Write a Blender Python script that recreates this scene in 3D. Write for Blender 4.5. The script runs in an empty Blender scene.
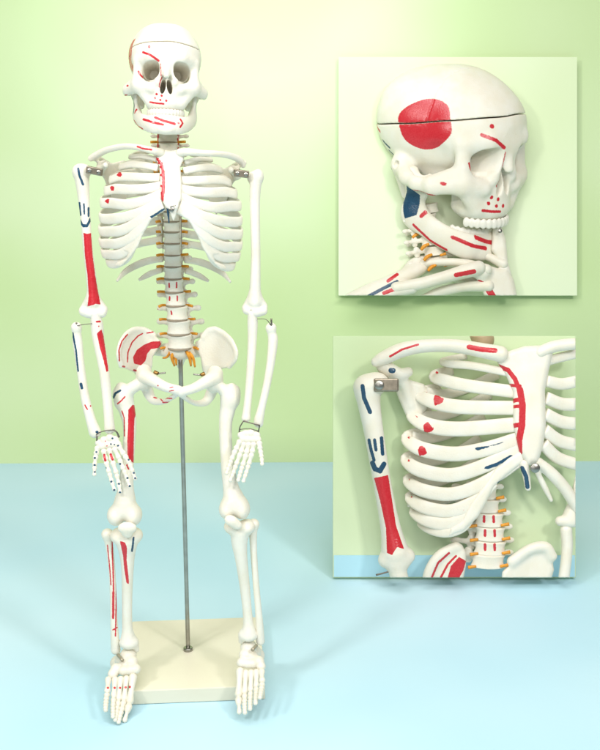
import bpy, bmesh, math, random
import numpy as np
from mathutils import Matrix, Vector

random.seed(4); rng = np.random.default_rng(4)
SC = bpy.context.scene
COL = SC.collection

# ------------------------------------------------------------------ camera
F = 1000.0                      # focal length in photo pixels (photo is 600 x 750)
PITCH = math.radians(14.0)
CH = 0.76                       # camera height
cp, sp = math.cos(PITCH), math.sin(PITCH)
CAM = np.array([0.0, 0.0, CH])
RIGHT = np.array([1.0, 0, 0]); FWD = np.array([0, cp, -sp]); UP = np.array([0, sp, cp])

def project(P):
    q = np.asarray(P) - CAM
    zc = q @ FWD
    return 300 + F * (q @ RIGHT) / zc, 375 - F * (q @ UP) / zc, zc

class Upright:
    """vertical plane y = y0; d counts photo pixels behind (+) or before (-) it"""
    y0 = 1.30; unit = 0.00133
    def pt(s, px, py, d=0.0):
        u = RIGHT * (px - 300) / F - UP * (py - 375) / F + FWD
        return CAM + u * ((s.y0 + d * s.unit) / u[1])
    def sc(s, px, py, d=0.0):
        return (s.pt(px, py, d) - CAM) @ FWD / F
    def inv(s, P):
        x, y, _ = project(P)
        return x, y, (P[..., 1] - s.y0) / s.unit
    def dvec(s): return np.array([0, 1.0, 0])

class Leaning:
    """a picture board whose face is square to the lens axis; d = relief depth in pixels"""
    def __init__(s, zc, squeeze, off): s.zc = zc; s.k = zc / F; s.q = squeeze; s.off = off
    def z(s, d): return s.zc + (d - s.off) * s.zc / F * s.q
    def pt(s, px, py, d=None):
        z = s.z(s.off if d is None else d)
        return CAM + (FWD + RIGHT * (px - 300) / F - UP * (py - 375) / F) * z
    def sc(s, px, py, d=0.0): return s.z(d) / F
    def inv(s, P):
        x, y, z = project(P)
        return x, y, (z - s.zc) / (s.k * s.q) + s.off
    def dvec(s): return FWD

UPR = Upright()

# ------------------------------------------------------------------ fields and meshing
class Field:
    def __init__(s, lo, hi, vox):
        s.vox = vox; s.lo = np.array(lo, float) - 3 * vox
        n = np.ceil((np.array(hi, float) + 3 * vox - s.lo) / vox).astype(int) + 1
        s.n = n; s.f = np.full(tuple(n), 1e3, np.float32)
        s.ax = [s.lo[i] + vox * np.arange(n[i]) for i in range(3)]
    def sub(s, lo, hi, pad):
        sl = []
        for i in range(3):
            a = max(0, int((lo[i] - pad - s.lo[i]) / s.vox)); b = min(s.n[i], int((hi[i] + pad - s.lo[i]) / s.vox) + 2)
            sl.append(slice(a, max(a, b)))
        sl = tuple(sl)
        g = np.meshgrid(*[s.ax[i][sl[i]] for i in range(3)], indexing='ij')
        return sl, np.stack(g, -1)
    def put(s, sl, d, k, op):
        d = d.astype(np.float32); a = s.f[sl]
        if a.size == 0: return
        if op == 'add':
            if k <= 0: s.f[sl] = np.minimum(a, d)
            else:
                h = np.clip(.5 + .5 * (a - d) / k, 0, 1); s.f[sl] = a * (1 - h) + d * h - k * h * (1 - h)
        else:
            b = -d
            if k <= 0: s.f[sl] = np.maximum(a, b)
            else:
                h = np.clip(.5 - .5 * (a - b) / k, 0, 1); s.f[sl] = a * (1 - h) + b * h + k * h * (1 - h)
    def ell(s, c, r, k=0, op='add', R=None):
        c = np.array(c, float); r = np.array(r, float); m = r.max() if R is not None else r
        sl, P = s.sub(c - m, c + m, k + 2 * s.vox); p = P - c
        if R is not None: p = p @ np.array(R)
        k0 = np.linalg.norm(p / r, axis=-1); k1 = np.linalg.norm(p / r ** 2, axis=-1)
        s.put(sl, k0 * (k0 - 1) / np.maximum(k1, 1e-9), k, op)
    def cone(s, a, b, ra, rb, k=0, op='add', flat=None, pad=0):
        a = np.array(a, float); b = np.array(b, float); m = max(ra, rb)
        sl, P = s.sub(np.minimum(a, b) - m, np.maximum(a, b) + m, max(k, pad) + 2 * s.vox)
        p = P - a; e = b - a
        t = np.clip((p @ e) / max(e @ e, 1e-12), 0, 1)[..., None]
        q = p - t * e
        if flat is not None:                      # squash the section along a direction
            n, f = flat; n = np.array(n, float); q = q + n * (q @ n)[..., None] * (1 / f - 1)
        s.put(sl, (np.linalg.norm(q, axis=-1) - (ra + (rb - ra) * t[..., 0])) * (flat[1] if flat is not None else 1), k, op)
    def raw(s, fn, k=0, op='add'):
        sl, P = s.sub(s.lo, s.lo + s.vox * s.n, 0); s.put(sl, fn(P), k, op)
    def mesh(s):
        f = s.f; n = f.shape
        ins = f < 0
        c = [ins[i:n[0]-1+i, j:n[1]-1+j, k:n[2]-1+k] for i in (0,1) for j in (0,1) for k in (0,1)]
        tot = sum(x.astype(np.int8) for x in c)
        idx = np.argwhere((tot > 0) & (tot < 8))
        if len(idx) == 0: return np.zeros((0,3)), np.zeros((0,4), int)
        offs = np.array([(i,j,k) for i in (0,1) for j in (0,1) for k in (0,1)])
        val = np.stack([f[tuple((idx + o).T)] for o in offs], 1).astype(float)
        acc = np.zeros((len(idx), 3)); cnt = np.zeros(len(idx))
        for a in range(8):
            for b in range(a + 1, 8):
                if np.abs(offs[a] - offs[b]).sum() != 1: continue
                m = (val[:, a] < 0) != (val[:, b] < 0)
                den = val[:, a] - val[:, b]
                t = np.where(m, val[:, a] / np.where(den == 0, 1, den), 0)[:, None]
                acc += np.where(m[:, None], offs[a] + t * (offs[b] - offs[a]), 0); cnt += m
        V = s.lo + s.vox * (idx + acc / np.maximum(cnt, 1)[:, None])
        ids = np.full(tuple(np.array(n) - 1), -1, np.int64); ids[tuple(idx.T)] = np.arange(len(idx))
        Fs = []
        for ax in range(3):
            u, v = (ax + 1) % 3, (ax + 2) % 3
            s0 = [slice(None)] * 3; s1 = [slice(None)] * 3; s0[ax] = slice(0, -1); s1[ax] = slice(1, None)
            ch = ins[tuple(s0)] != ins[tuple(s1)]
            e = np.argwhere(ch); e = e[(e[:, u] > 0) & (e[:, v] > 0) & (e[:, u] < n[u] - 1) & (e[:, v] < n[v] - 1)]
            du = np.zeros(3, int); dv = np.zeros(3, int); du[u] = 1; dv[v] = 1
            q = np.stack([ids[tuple((e - du - dv).T)], ids[tuple((e - dv).T)], ids[tuple(e.T)], ids[tuple((e - du).T)]], 1)
            fl = ins[tuple(e.T)]
            q[~fl] = q[~fl][:, ::-1]
            Fs.append(q[(q >= 0).all(1)])
        return V, np.concatenate(Fs)

def relax(V, Fc, it=2):
    for _ in range(it):
        acc = np.zeros_like(V); cnt = np.zeros(len(V))
        for a, b in ((0,1),(1,2),(2,3),(3,0)):
            np.add.at(acc, Fc[:, a], V[Fc[:, b]]); np.add.at(cnt, Fc[:, a], 1)
            np.add.at(acc, Fc[:, b], V[Fc[:, a]]); np.add.at(cnt, Fc[:, b], 1)
        V = V * .5 + .5 * acc / np.maximum(cnt, 1)[:, None]
    return V

def vnormals(V, Fc):
    Fc = np.asarray(Fc); n = np.cross(V[Fc[:, 2]] - V[Fc[:, 0]], V[Fc[:, 3]] - V[Fc[:, 1]])
    out = np.zeros_like(V)
    for i in range(4): np.add.at(out, Fc[:, i], n)
    return out / np.maximum(np.linalg.norm(out, axis=1), 1e-12)[:, None]

# ------------------------------------------------------------------ scene graph helpers
WM = {}                                         # world matrix of every object, by name
def attach(o, parent, mat):
    if parent is not None:
        o.parent = parent; o.matrix_parent_inverse = WM[parent.name].inverted()
    o.matrix_basis = mat; WM[o.name] = mat.copy()
    return o

def empty(name, loc, label, cat, group=None):
    o = bpy.data.objects.new(name, None); COL.objects.link(o); o.empty_display_size = .03
    o['label'] = label; o['category'] = cat
    if group: o['group'] = group
    return attach(o, None, Matrix.Translation(loc))

def hub(name, loc, parent, label=None):         # an Empty part that carries sub-parts
    o = bpy.data.objects.new(name, None); COL.objects.link(o); o.empty_display_size = .01
    if label: o['label'] = label
    return attach(o, parent, Matrix.Translation(Vector(loc)))

def mesh_data(name, V, Fc, mat, smooth=True, attrs=None):
    me = bpy.data.meshes.new(name)
    me.from_pydata(V.tolist(), [], [list(dict.fromkeys(f)) for f in (Fc.tolist() if hasattr(Fc, 'tolist') else Fc)])
    if attrs:
        for k, a in attrs.items():
            at = me.attributes.new(k, 'FLOAT', 'POINT'); at.data.foreach_set('value', np.asarray(a, np.float32))
    me.materials.append(mat)
    if smooth: me.polygons.foreach_set('use_smooth', [True] * len(me.polygons))
    me.update()
    return me

def part(name, V, Fc, mat, parent, label=None, smooth=True, attrs=None):
    V = np.asarray(V, float); c = V.mean(0)
    o = bpy.data.objects.new(name, mesh_data(name, V - c, Fc, mat, smooth, attrs)); COL.objects.link(o)
    if label: o['label'] = label
    return attach(o, parent, Matrix.Translation(Vector(c)))

# ------------------------------------------------------------------ painted muscle marks
def seg_dist(x, y, pts, r):
    d = np.full(x.shape, 99.0)
    if len(pts) == 1: return np.hypot(x - pts[0][0], y - pts[0][1]) - r
    for (ax, ay), (bx, by) in zip(pts[:-1], pts[1:]):
        ex, ey = bx - ax, by - ay
        t = np.clip(((x - ax) * ex + (y - ay) * ey) / max(ex * ex + ey * ey, 1e-9), 0, 1)
        d = np.minimum(d, np.hypot(x - ax - t * ex, y - ay - t * ey))
    return d - r

def poly_dist(x, y, pts):
    d = np.full(x.shape, 99.0); inside = np.zeros(x.shape, bool); n = len(pts)
    for i in range(n):
        (ax, ay), (bx, by) = pts[i], pts[(i + 1) % n]
        ex, ey = bx - ax, by - ay
        t = np.clip(((x - ax) * ex + (y - ay) * ey) / max(ex * ex + ey * ey, 1e-9), 0, 1)
        d = np.minimum(d, np.hypot(x - ax - t * ex, y - ay - t * ey))
        if ay != by:
            c = (ay > y) != (by > y)
            inside ^= c & (x < (bx - ax) * (y - ay) / (by - ay) + ax)
    return np.where(inside, -d, d)

def marks_attr(x, y, marks, gate):
    out = {'red_mark': np.full(x.shape, 6.0), 'blue_mark': np.full(x.shape, 6.0)}
    for col, kind, pts, r in marks:
        d = poly_dist(x, y, pts) - r if kind == 'poly' else seg_dist(x, y, pts, r)
        k = 'red_mark' if col == 'r' else 'blue_mark'
        out[k] = np.minimum(out[k], d)
    for k in out: out[k] = np.where(gate, np.clip(out[k], -6, 6), 6.0)
    return out

def L(col, r, *pts): return (col, 'line', list(pts), r)
def G(col, *pts): return (col, 'poly', list(pts), 0.0)

def heart(x, y, s, rot):
    c, n = math.cos(math.radians(rot)), math.sin(math.radians(rot))
    return ('r', 'poly', [(x + s * (u * c - v * n), y + s * (u * n + v * c)) for u, v in ((0, 1.25), (-.95, .1), (-1, -.55), (-.55, -.95), (0, -.5), (.55, -.95), (1, -.55), (.95, .1))], .25)

def bone(name, V, Fc, parent, marks=None, frame=UPR, label=None, mat=None):
    """mesh part of bone plastic; marks are painted from the front on the side that faces it"""
    if len(V) == 0: print('EMPTY', name); return None
    if not marks: return part(name, V, Fc, mat or MAT['bone'], parent, label)
    x, y, _ = frame.inv(V)
    nv = vnormals(V, Fc)
    view = (V - CAM); view /= np.linalg.norm(view, axis=1)[:, None]
    return part(name, V, Fc, MAT['bone_marked'], parent, label, attrs=marks_attr(x, y, marks, (nv * view).sum(1) < .15))

# ------------------------------------------------------------------ bone shapes
def pts_w(fr, ctl):
    return [(fr.pt(c[0], c[1], c[2]), c[3] * fr.sc(c[0], c[1], c[2])) for c in ctl]

def solid(fr, chains=(), balls=(), plates=(), cuts=(), vox=.0011, k=3.0, smooth=2, clip=None, extra=None):
    """one smooth closed bone: chains of round cones, ellipsoid balls, curved plates, minus cuts.
    chains: (ctl, flat or None); ctl = (px,py,d,r).  balls: (px,py,d,rx,rz,ry[,roll]).  plates: (poly, depth_fn, thickness)"""
    lo = np.full(3, 1e9); hi = -lo
    for c in chains:
        for p, r in pts_w(fr, c[0]): lo = np.minimum(lo, p - r); hi = np.maximum(hi, p + r)
    for b in balls:
        p = fr.pt(*b[:3]); r = max(b[3:6]) * fr.sc(*b[:3]); lo = np.minimum(lo, p - r); hi = np.maximum(hi, p + r)
    for poly, df, th in plates:
        for x, y in poly:
            p = fr.pt(x, y, df(np.array(x, float), np.array(y, float))); m = th * fr.sc(x, y, 0) * 2
            lo = np.minimum(lo, p - m); hi = np.maximum(hi, p + m)
    fld = Field(lo, hi, vox)
    s0 = fr.sc(*(chains[0][0][0][:3] if chains else (balls[0][:3] if balls else (*plates[0][0][0], 0))))
    kk = k * s0
    for poly, df, th in plates:
        def fn(P):
            x, y, d = fr.inv(P)
            a = poly_dist(x, y, poly) * s0
            b = np.abs((d - df(x, y)) * s0 * getattr(fr, 'q', 1.0)) - th * s0
            return np.hypot(np.maximum(a + th * s0, 0), np.maximum(b + th * s0, 0)) - th * s0
        fld.raw(fn, kk)
    for c in chains:
        q = pts_w(fr, c[0]); fl = c[1] if len(c) > 1 else None; kc = (c[2] * s0) if len(c) > 2 else kk
        if len(c) > 2 or len(q) == 2:
            for (a, ra), (b, rb) in zip(q[:-1], q[1:]): fld.cone(a, b, ra, rb, kc, flat=fl)
        else:                                     # smooth limb: spline through the joints, then blended in as one piece
            D = catmull([(*p, r) for p, r in q], 6); keep = fld.f; fld.f = np.full_like(keep, 1e3)
            for a, b in zip(D[:-1], D[1:]): fld.cone(a[:3], b[:3], a[3], b[3], 0, pad=kc)
            sl = tuple(slice(None) for _ in range(3)); d = fld.f; fld.f = keep; fld.put(sl, d, kc, 'add')
    for b in balls: put_ball(fld, fr, b, kk, 'add')
    for b in cuts: put_ball(fld, fr, b, kk * .5, 'cut')
    if extra: extra(fld)
    if clip is not None:
        x0, x1, y0, y1 = clip
        def cf(P):
            x, y, _ = fr.inv(P)
            return -np.maximum(np.maximum(x0 - x, x - x1), np.maximum(y0 - y, y - y1)) * s0
        fld.raw(cf, 0, 'cut')
    V, Fc = fld.mesh()
    return (relax(V, Fc, smooth) if smooth and clip is None else V), Fc

def put_ball(fld, fr, b, k, op):
    s = fr.sc(*b[:3]); R = None
    ax = np.stack([RIGHT, np.cross(fr.dvec(), RIGHT) * -1, fr.dvec()], 1)
    ax[:, 1] = np.cross(RIGHT, fr.dvec())
    if len(b) > 6:
        a = math.radians(b[6]); u = ax[:, 0] * math.cos(a) + ax[:, 1] * math.sin(a); w = -ax[:, 0] * math.sin(a) + ax[:, 1] * math.cos(a)
        ax = np.stack([u, w, ax[:, 2]], 1)
    fld.ell(fr.pt(*b[:3]), np.array(b[3:6]) * s, k, op, R=ax)

def catmull(pts, n):
    P = np.array(pts, float); P = np.vstack([2 * P[0] - P[1], P, 2 * P[-1] - P[-2]]); out = []
    for i in range(1, len(P) - 2):
        for t in np.linspace(0, 1, n, endpoint=False):
            a, b, c, d = P[i - 1:i + 3]
            out.append(.5 * (2 * b + (c - a) * t + (2 * a - 5 * b + 4 * c - d) * t ** 2 + (3 * b - a - 3 * c + d) * t ** 3))
    out.append(P[-2]); return np.array(out)

def sweep(fr, ctl, centre=None, n=8, m=14, power=.75, cap=True):
    """strap with an oval section; ctl = (px,py,d,half width,half thickness); the width runs across the path, the thickness points away from centre"""
    C = catmull(ctl, n); P = np.array([fr.pt(*c[:3]) for c in C]); S = np.array([fr.sc(*c[:3]) for c in C])
    w = C[:, 3] * S; t = C[:, 4] * S
    T = np.gradient(P, axis=0); T /= np.linalg.norm(T, axis=1)[:, None]
    if centre is not None:
        N = P - np.array(centre); N[:, 2] *= .25
    else: N = np.tile(-np.asarray(fr.dvec()), (len(P), 1))
    N = N - T * (N * T).sum(1)[:, None]; N /= np.maximum(np.linalg.norm(N, axis=1), 1e-9)[:, None]
    B = np.cross(T, N)
    a = np.linspace(0, 2 * math.pi, m, endpoint=False)
    ca, sa = np.cos(a), np.sin(a); ca = np.sign(ca) * np.abs(ca) ** power; sa = np.sign(sa) * np.abs(sa) ** power
    V = (P[:, None] + B[:, None] * (w[:, None] * ca)[..., None] + N[:, None] * (t[:, None] * sa)[..., None]).reshape(-1, 3)
    Fc = []
    for i in range(len(P) - 1):
        for j in range(m):
            k = (j + 1) % m; Fc.append((i * m + j, i * m + k, (i + 1) * m + k, (i + 1) * m + j))
    V = list(map(tuple, V)); c0 = len(V); V += [tuple(P[0]), tuple(P[-1])]; e = (len(P) - 1) * m
    for j in range(0, m, 2):
        k, l = (j + 1) % m, (j + 2) % m
        Fc.append((c0, l, k, j)); Fc.append((c0 + 1, e + j, e + k, e + l))
    V = np.array(V); Fc = np.array(Fc); q = V - V.mean(0)
    if np.einsum('ij,ij->', q[Fc[:, 0]], np.cross(q[Fc[:, 1]], q[Fc[:, 2]])) < 0: Fc = Fc[:, ::-1]
    return V, Fc

def tube(fr, ctl, m=8, n=4):
    return sweep(fr, [(c[0], c[1], c[2], c[3], c[3]) for c in ctl], None, n, m, 1.0)

def box_mesh(c, ax, h, bev=.15):
    """bevelled block about c with axes ax (columns) and half sizes h"""
    bm = bmesh.new(); bmesh.ops.create_cube(bm, size=2)
    for v in bm.verts: v.co = Vector((v.co.x * h[0], v.co.y * h[1], v.co.z * h[2]))
    if bev > 0: bmesh.ops.bevel(bm, geom=bm.edges[:], offset=bev * min(h), segments=2, profile=.5, affect='EDGES')
    V = np.array([v.co[:] for v in bm.verts]) @ np.array(ax).T + np.array(c); Fc = [[v.index for v in f.verts] for f in bm.faces]; bm.free()
    return V, Fc

def disc_mesh(c, axis, r, h, m=20):
    axis = np.array(axis, float); axis /= np.linalg.norm(axis)
    u = np.cross(axis, [0, 0, 1.0]); u = np.array([1.0, 0, 0]) if np.linalg.norm(u) < .1 else u / np.linalg.norm(u)
    w = np.cross(axis, u); prof = [(0, -h), (r * .86, -h), (r, -h * .7), (r, h * .7), (r * .86, h), (0, h)]
    V = []; Fc = []
    for rr, hh in prof[1:-1]:
        for j in range(m): a = 2 * math.pi * j / m; V.append(np.array(c) + axis * hh + rr * (u * math.cos(a) + w * math.sin(a)))
    for i in range(3):
        for j in range(m): k = (j + 1) % m; Fc.append([i * m + j, i * m + k, (i + 1) * m + k, (i + 1) * m + j])
    Fc.append([j for j in range(m)][::-1]); Fc.append([3 * m + j for j in range(m)])
    return np.array(V), Fc

def clip_mesh(V, Fc, fr, rect):
    """keep what lies on the printed sheet"""
    bm = bmesh.new(); vs = [bm.verts.new(v) for v in V]
    for f in Fc:
        f = list(dict.fromkeys(f))
        try: bm.faces.new([vs[i] for i in f])
        except ValueError: pass
    x0, x1, y0, y1 = rect
    c00, c10, c01, c11 = [fr.pt(*p) - CAM for p in ((x0, y0), (x1, y0), (x0, y1), (x1, y1))]
    for u, v in ((c01, c00), (c10, c11), (c00, c10), (c11, c01)):
        co, no = CAM, np.cross(v, u); no = no / np.linalg.norm(no)
        if no @ (c00 + c11) > 0: no = -no
        r = bmesh.ops.bisect_plane(bm, geom=bm.verts[:] + bm.edges[:] + bm.faces[:], plane_co=co, plane_no=no, clear_outer=True)
        ed = [e for e in r['geom_cut'] if isinstance(e, bmesh.types.BMEdge)]
        if ed: bmesh.ops.holes_fill(bm, edges=ed)
    bmesh.ops.triangulate(bm, faces=[f for f in bm.faces if len(f.verts) > 4])
    bm.verts.index_update(); V = np.array([v.co[:] for v in bm.verts]); Fc = [[v.index for v in f.verts] for f in bm.faces]; bm.free()
    return V, np.array([f + [f[-1]] * (4 - len(f)) for f in Fc]) if Fc else np.zeros((0, 4), int)
# ------------------------------------------------------------------ materials
def nodes_of(m):
    m.use_nodes = True; nt = m.node_tree; return nt, nt.nodes, nt.links, nt.nodes['Principled BSDF']

def make_mat(name, col, rough=.5, metal=0.0, noise=0.0, nscale=40.0, bump=0.0, bscale=300.0, spec=.5, sss=0.0, col2=None, coat=0.0):
    m = bpy.data.materials.new(name); nt, N, LK, b = nodes_of(m)
    b.inputs['Base Color'].default_value = (*col, 1); b.inputs['Roughness'].default_value = rough
    b.inputs['Metallic'].default_value = metal; b.inputs['Specular IOR Level'].default_value = spec
    if coat: b.inputs['Coat Weight'].default_value = coat; b.inputs['Coat Roughness'].default_value = .2
    if sss:
        b.inputs['Subsurface Weight'].default_value = sss; b.inputs['Subsurface Radius'].default_value = (1, .75, .5); b.inputs['Subsurface Scale'].default_value = .006
    tc = N.new('ShaderNodeTexCoord')
    if noise:
        n = N.new('ShaderNodeTexNoise'); n.inputs['Scale'].default_value = nscale; n.inputs['Detail'].default_value = 5
        r = N.new('ShaderNodeMix'); r.data_type = 'RGBA'
        c2 = col2 or tuple(c * (1 - noise) for c in col)
        r.inputs[6].default_value = (*col, 1); r.inputs[7].default_value = (*c2, 1)
        mr = N.new('ShaderNodeMapRange'); mr.inputs[1].default_value = .35; mr.inputs[2].default_value = .7
        LK.new(tc.outputs['Object'], n.inputs['Vector']); LK.new(n.outputs['Fac'], mr.inputs[0]); LK.new(mr.outputs[0], r.inputs[0]); LK.new(r.outputs[2], b.inputs['Base Color'])
    if bump:
        n2 = N.new('ShaderNodeTexNoise'); n2.inputs['Scale'].default_value = bscale; n2.inputs['Detail'].default_value = 3
        bp = N.new('ShaderNodeBump'); bp.inputs['Strength'].default_value = bump; bp.inputs['Distance'].default_value = .001
        LK.new(tc.outputs['Object'], n2.inputs['Vector']); LK.new(n2.outputs['Fac'], bp.inputs['Height']); LK.new(bp.outputs[0], b.inputs['Normal'])
    return m

BONE = (.83, .795, .70); BONE2 = (.79, .735, .60)
MAT = {}
MAT['bone'] = make_mat('ivory_plastic', BONE, .42, noise=.1, nscale=28, bump=.4, bscale=420, col2=BONE2, sss=.12)

def marked(name, sc=420):
    m = make_mat(name, BONE, .42, noise=.1, nscale=28, bump=.4, bscale=sc, col2=BONE2, sss=.12)
    nt, N, LK, b = nodes_of(m)
    src = b.inputs['Base Color'].links[0].from_socket
    tc = N.new('ShaderNodeTexCoord')
    nz = N.new('ShaderNodeTexNoise'); nz.inputs['Scale'].default_value = sc * .9; nz.inputs['Detail'].default_value = 2
    LK.new(tc.outputs['Object'], nz.inputs['Vector'])
    nz2 = N.new('ShaderNodeTexNoise'); nz2.inputs['Scale'].default_value = sc * .5; nz2.inputs['Detail'].default_value = 6; nz2.inputs['Distortion'].default_value = 1.5
    LK.new(tc.outputs['Object'], nz2.inputs['Vector'])
    rsrc = None
    for att, c1, c2 in (('red_mark', (.50, .004, .016), (.66, .05, .06)), ('blue_mark', (.012, .045, .10), (.03, .10, .17))):
        a = N.new('ShaderNodeAttribute'); a.attribute_name = att
        ad = N.new('ShaderNodeMath'); ad.operation = 'MULTIPLY_ADD'; ad.inputs[1].default_value = .8; LK.new(nz.outputs['Fac'], ad.inputs[0]); LK.new(a.outputs['Fac'], ad.inputs[2])
        mr = N.new('ShaderNodeMapRange'); mr.inputs[1].default_value = .30; mr.inputs[2].default_value = .70; mr.inputs[3].default_value = 1; mr.inputs[4].default_value = 0
        LK.new(ad.outputs[0], mr.inputs[0])
        mc = N.new('ShaderNodeMix'); mc.data_type = 'RGBA'; mc.inputs[6].default_value = (*c1, 1); mc.inputs[7].default_value = (*c2, 1)
        LK.new(nz2.outputs['Fac'], mc.inputs[0])
        mx = N.new('ShaderNodeMix'); mx.data_type = 'RGBA'
        LK.new(mr.outputs[0], mx.inputs[0]); LK.new(src, mx.inputs[6]); LK.new(mc.outputs[2], mx.inputs[7]); src = mx.outputs[2]
        rm = N.new('ShaderNodeMix'); rm.inputs[2].default_value = .42; rm.inputs[3].default_value = .2; LK.new(mr.outputs[0], rm.inputs[0])
        if rsrc is not None: LK.new(rsrc, rm.inputs[2])
        rsrc = rm.outputs[0]
    LK.new(rsrc, b.inputs['Roughness']); LK.new(src, b.inputs['Base Color'])
    return m
MAT['bone_marked'] = marked('ivory_plastic_painted')
MAT['bone_skull'] = marked('ivory_plastic_skull', .55)
MAT['skull_plain'] = make_mat('ivory_plastic_head', BONE, .42, noise=.1, nscale=.05, bump=.2, bscale=.6, col2=BONE2, sss=.0)
MAT['tooth'] = make_mat('tooth_white', (.84, .80, .71), .3)
MAT['disc'] = make_mat('disc_grey', (.34, .28, .20), .6, noise=.2)
MAT['nerve'] = make_mat('nerve_orange', (.85, .34, .02), .45, noise=.3, nscale=200)
MAT['artery'] = make_mat('artery_red', (.55, .02, .03), .4)
MAT['steel'] = make_mat('steel', (.42, .41, .37), .32, 1.0, noise=.25, nscale=60)
MAT['bracket'] = make_mat('bracket_metal', (.36, .31, .24), .4, .9, noise=.3, nscale=150)
MAT['pin'] = make_mat('pin_beige', (.42, .37, .27), .4, .5)
MAT['wire'] = make_mat('wire', (.20, .17, .14), .4, .8)
MAT['brass'] = make_mat('brass', (.45, .26, .08), .4, .9, noise=.3, nscale=200)
MAT['base'] = make_mat('cream_base', (.80, .76, .62), .35, noise=.05, nscale=9, bump=.08, bscale=200, col2=(.77, .72, .57))

# ------------------------------------------------------------------ skull in its own units (1 unit = 1 photo pixel of the standing model)
def rp(px, py, roll=math.radians(2.5)):
    dx, dz = px - 166, 72 - py
    return dx * math.cos(roll) - dz * math.sin(roll), dx * math.sin(roll) + dz * math.cos(roll)

def conv(marks): return [(c, k, [rp(*p) for p in pts], r) for c, k, pts, r in marks]

FACE_MARKS = conv([
    L('r', 1.3, (150, 50.5)), L('r', 1.0, (144, 55.5), (151, 58.8), (158.5, 64)),
    L('r', .9, (138.8, 73), (140, 76), (143, 78.5), (147.5, 80.3)), L('r', .35, (160.3, 67), (160.5, 78)),
    L('r', .4, (161.5, 79), (159.5, 83), (158.2, 88), (160.5, 91)),
    L('r', 1.1, (155.5, 95.3)), L('r', 1.1, (160.4, 97)), L('r', 1.1, (153.8, 99)), L('r', 1.1, (159, 101)), L('r', 1.2, (164.7, 101.7)),
    L('r', .8, (149, 102.8), (155, 104), (162, 104.8)), L('r', 1.0, (127.5, 85.6))])
ARCH_MARKS = [L('r', 1.1, (30, -24.5), (18, -23.5), (6, -24), (-2, -26))]          # on the side, (y, z)
JAW_MARKS = conv([L('r', 1.1, (142, 119), (150, 122.5), (160.5, 125.2)), L('r', 1.2, (153.3, 118), (162, 121.5), (172, 124.3)),
    L('r', .8, (178, 119.5), (180.2, 123.5), (177.5, 127.3)), L('r', .9, (176, 123.5))])

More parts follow.
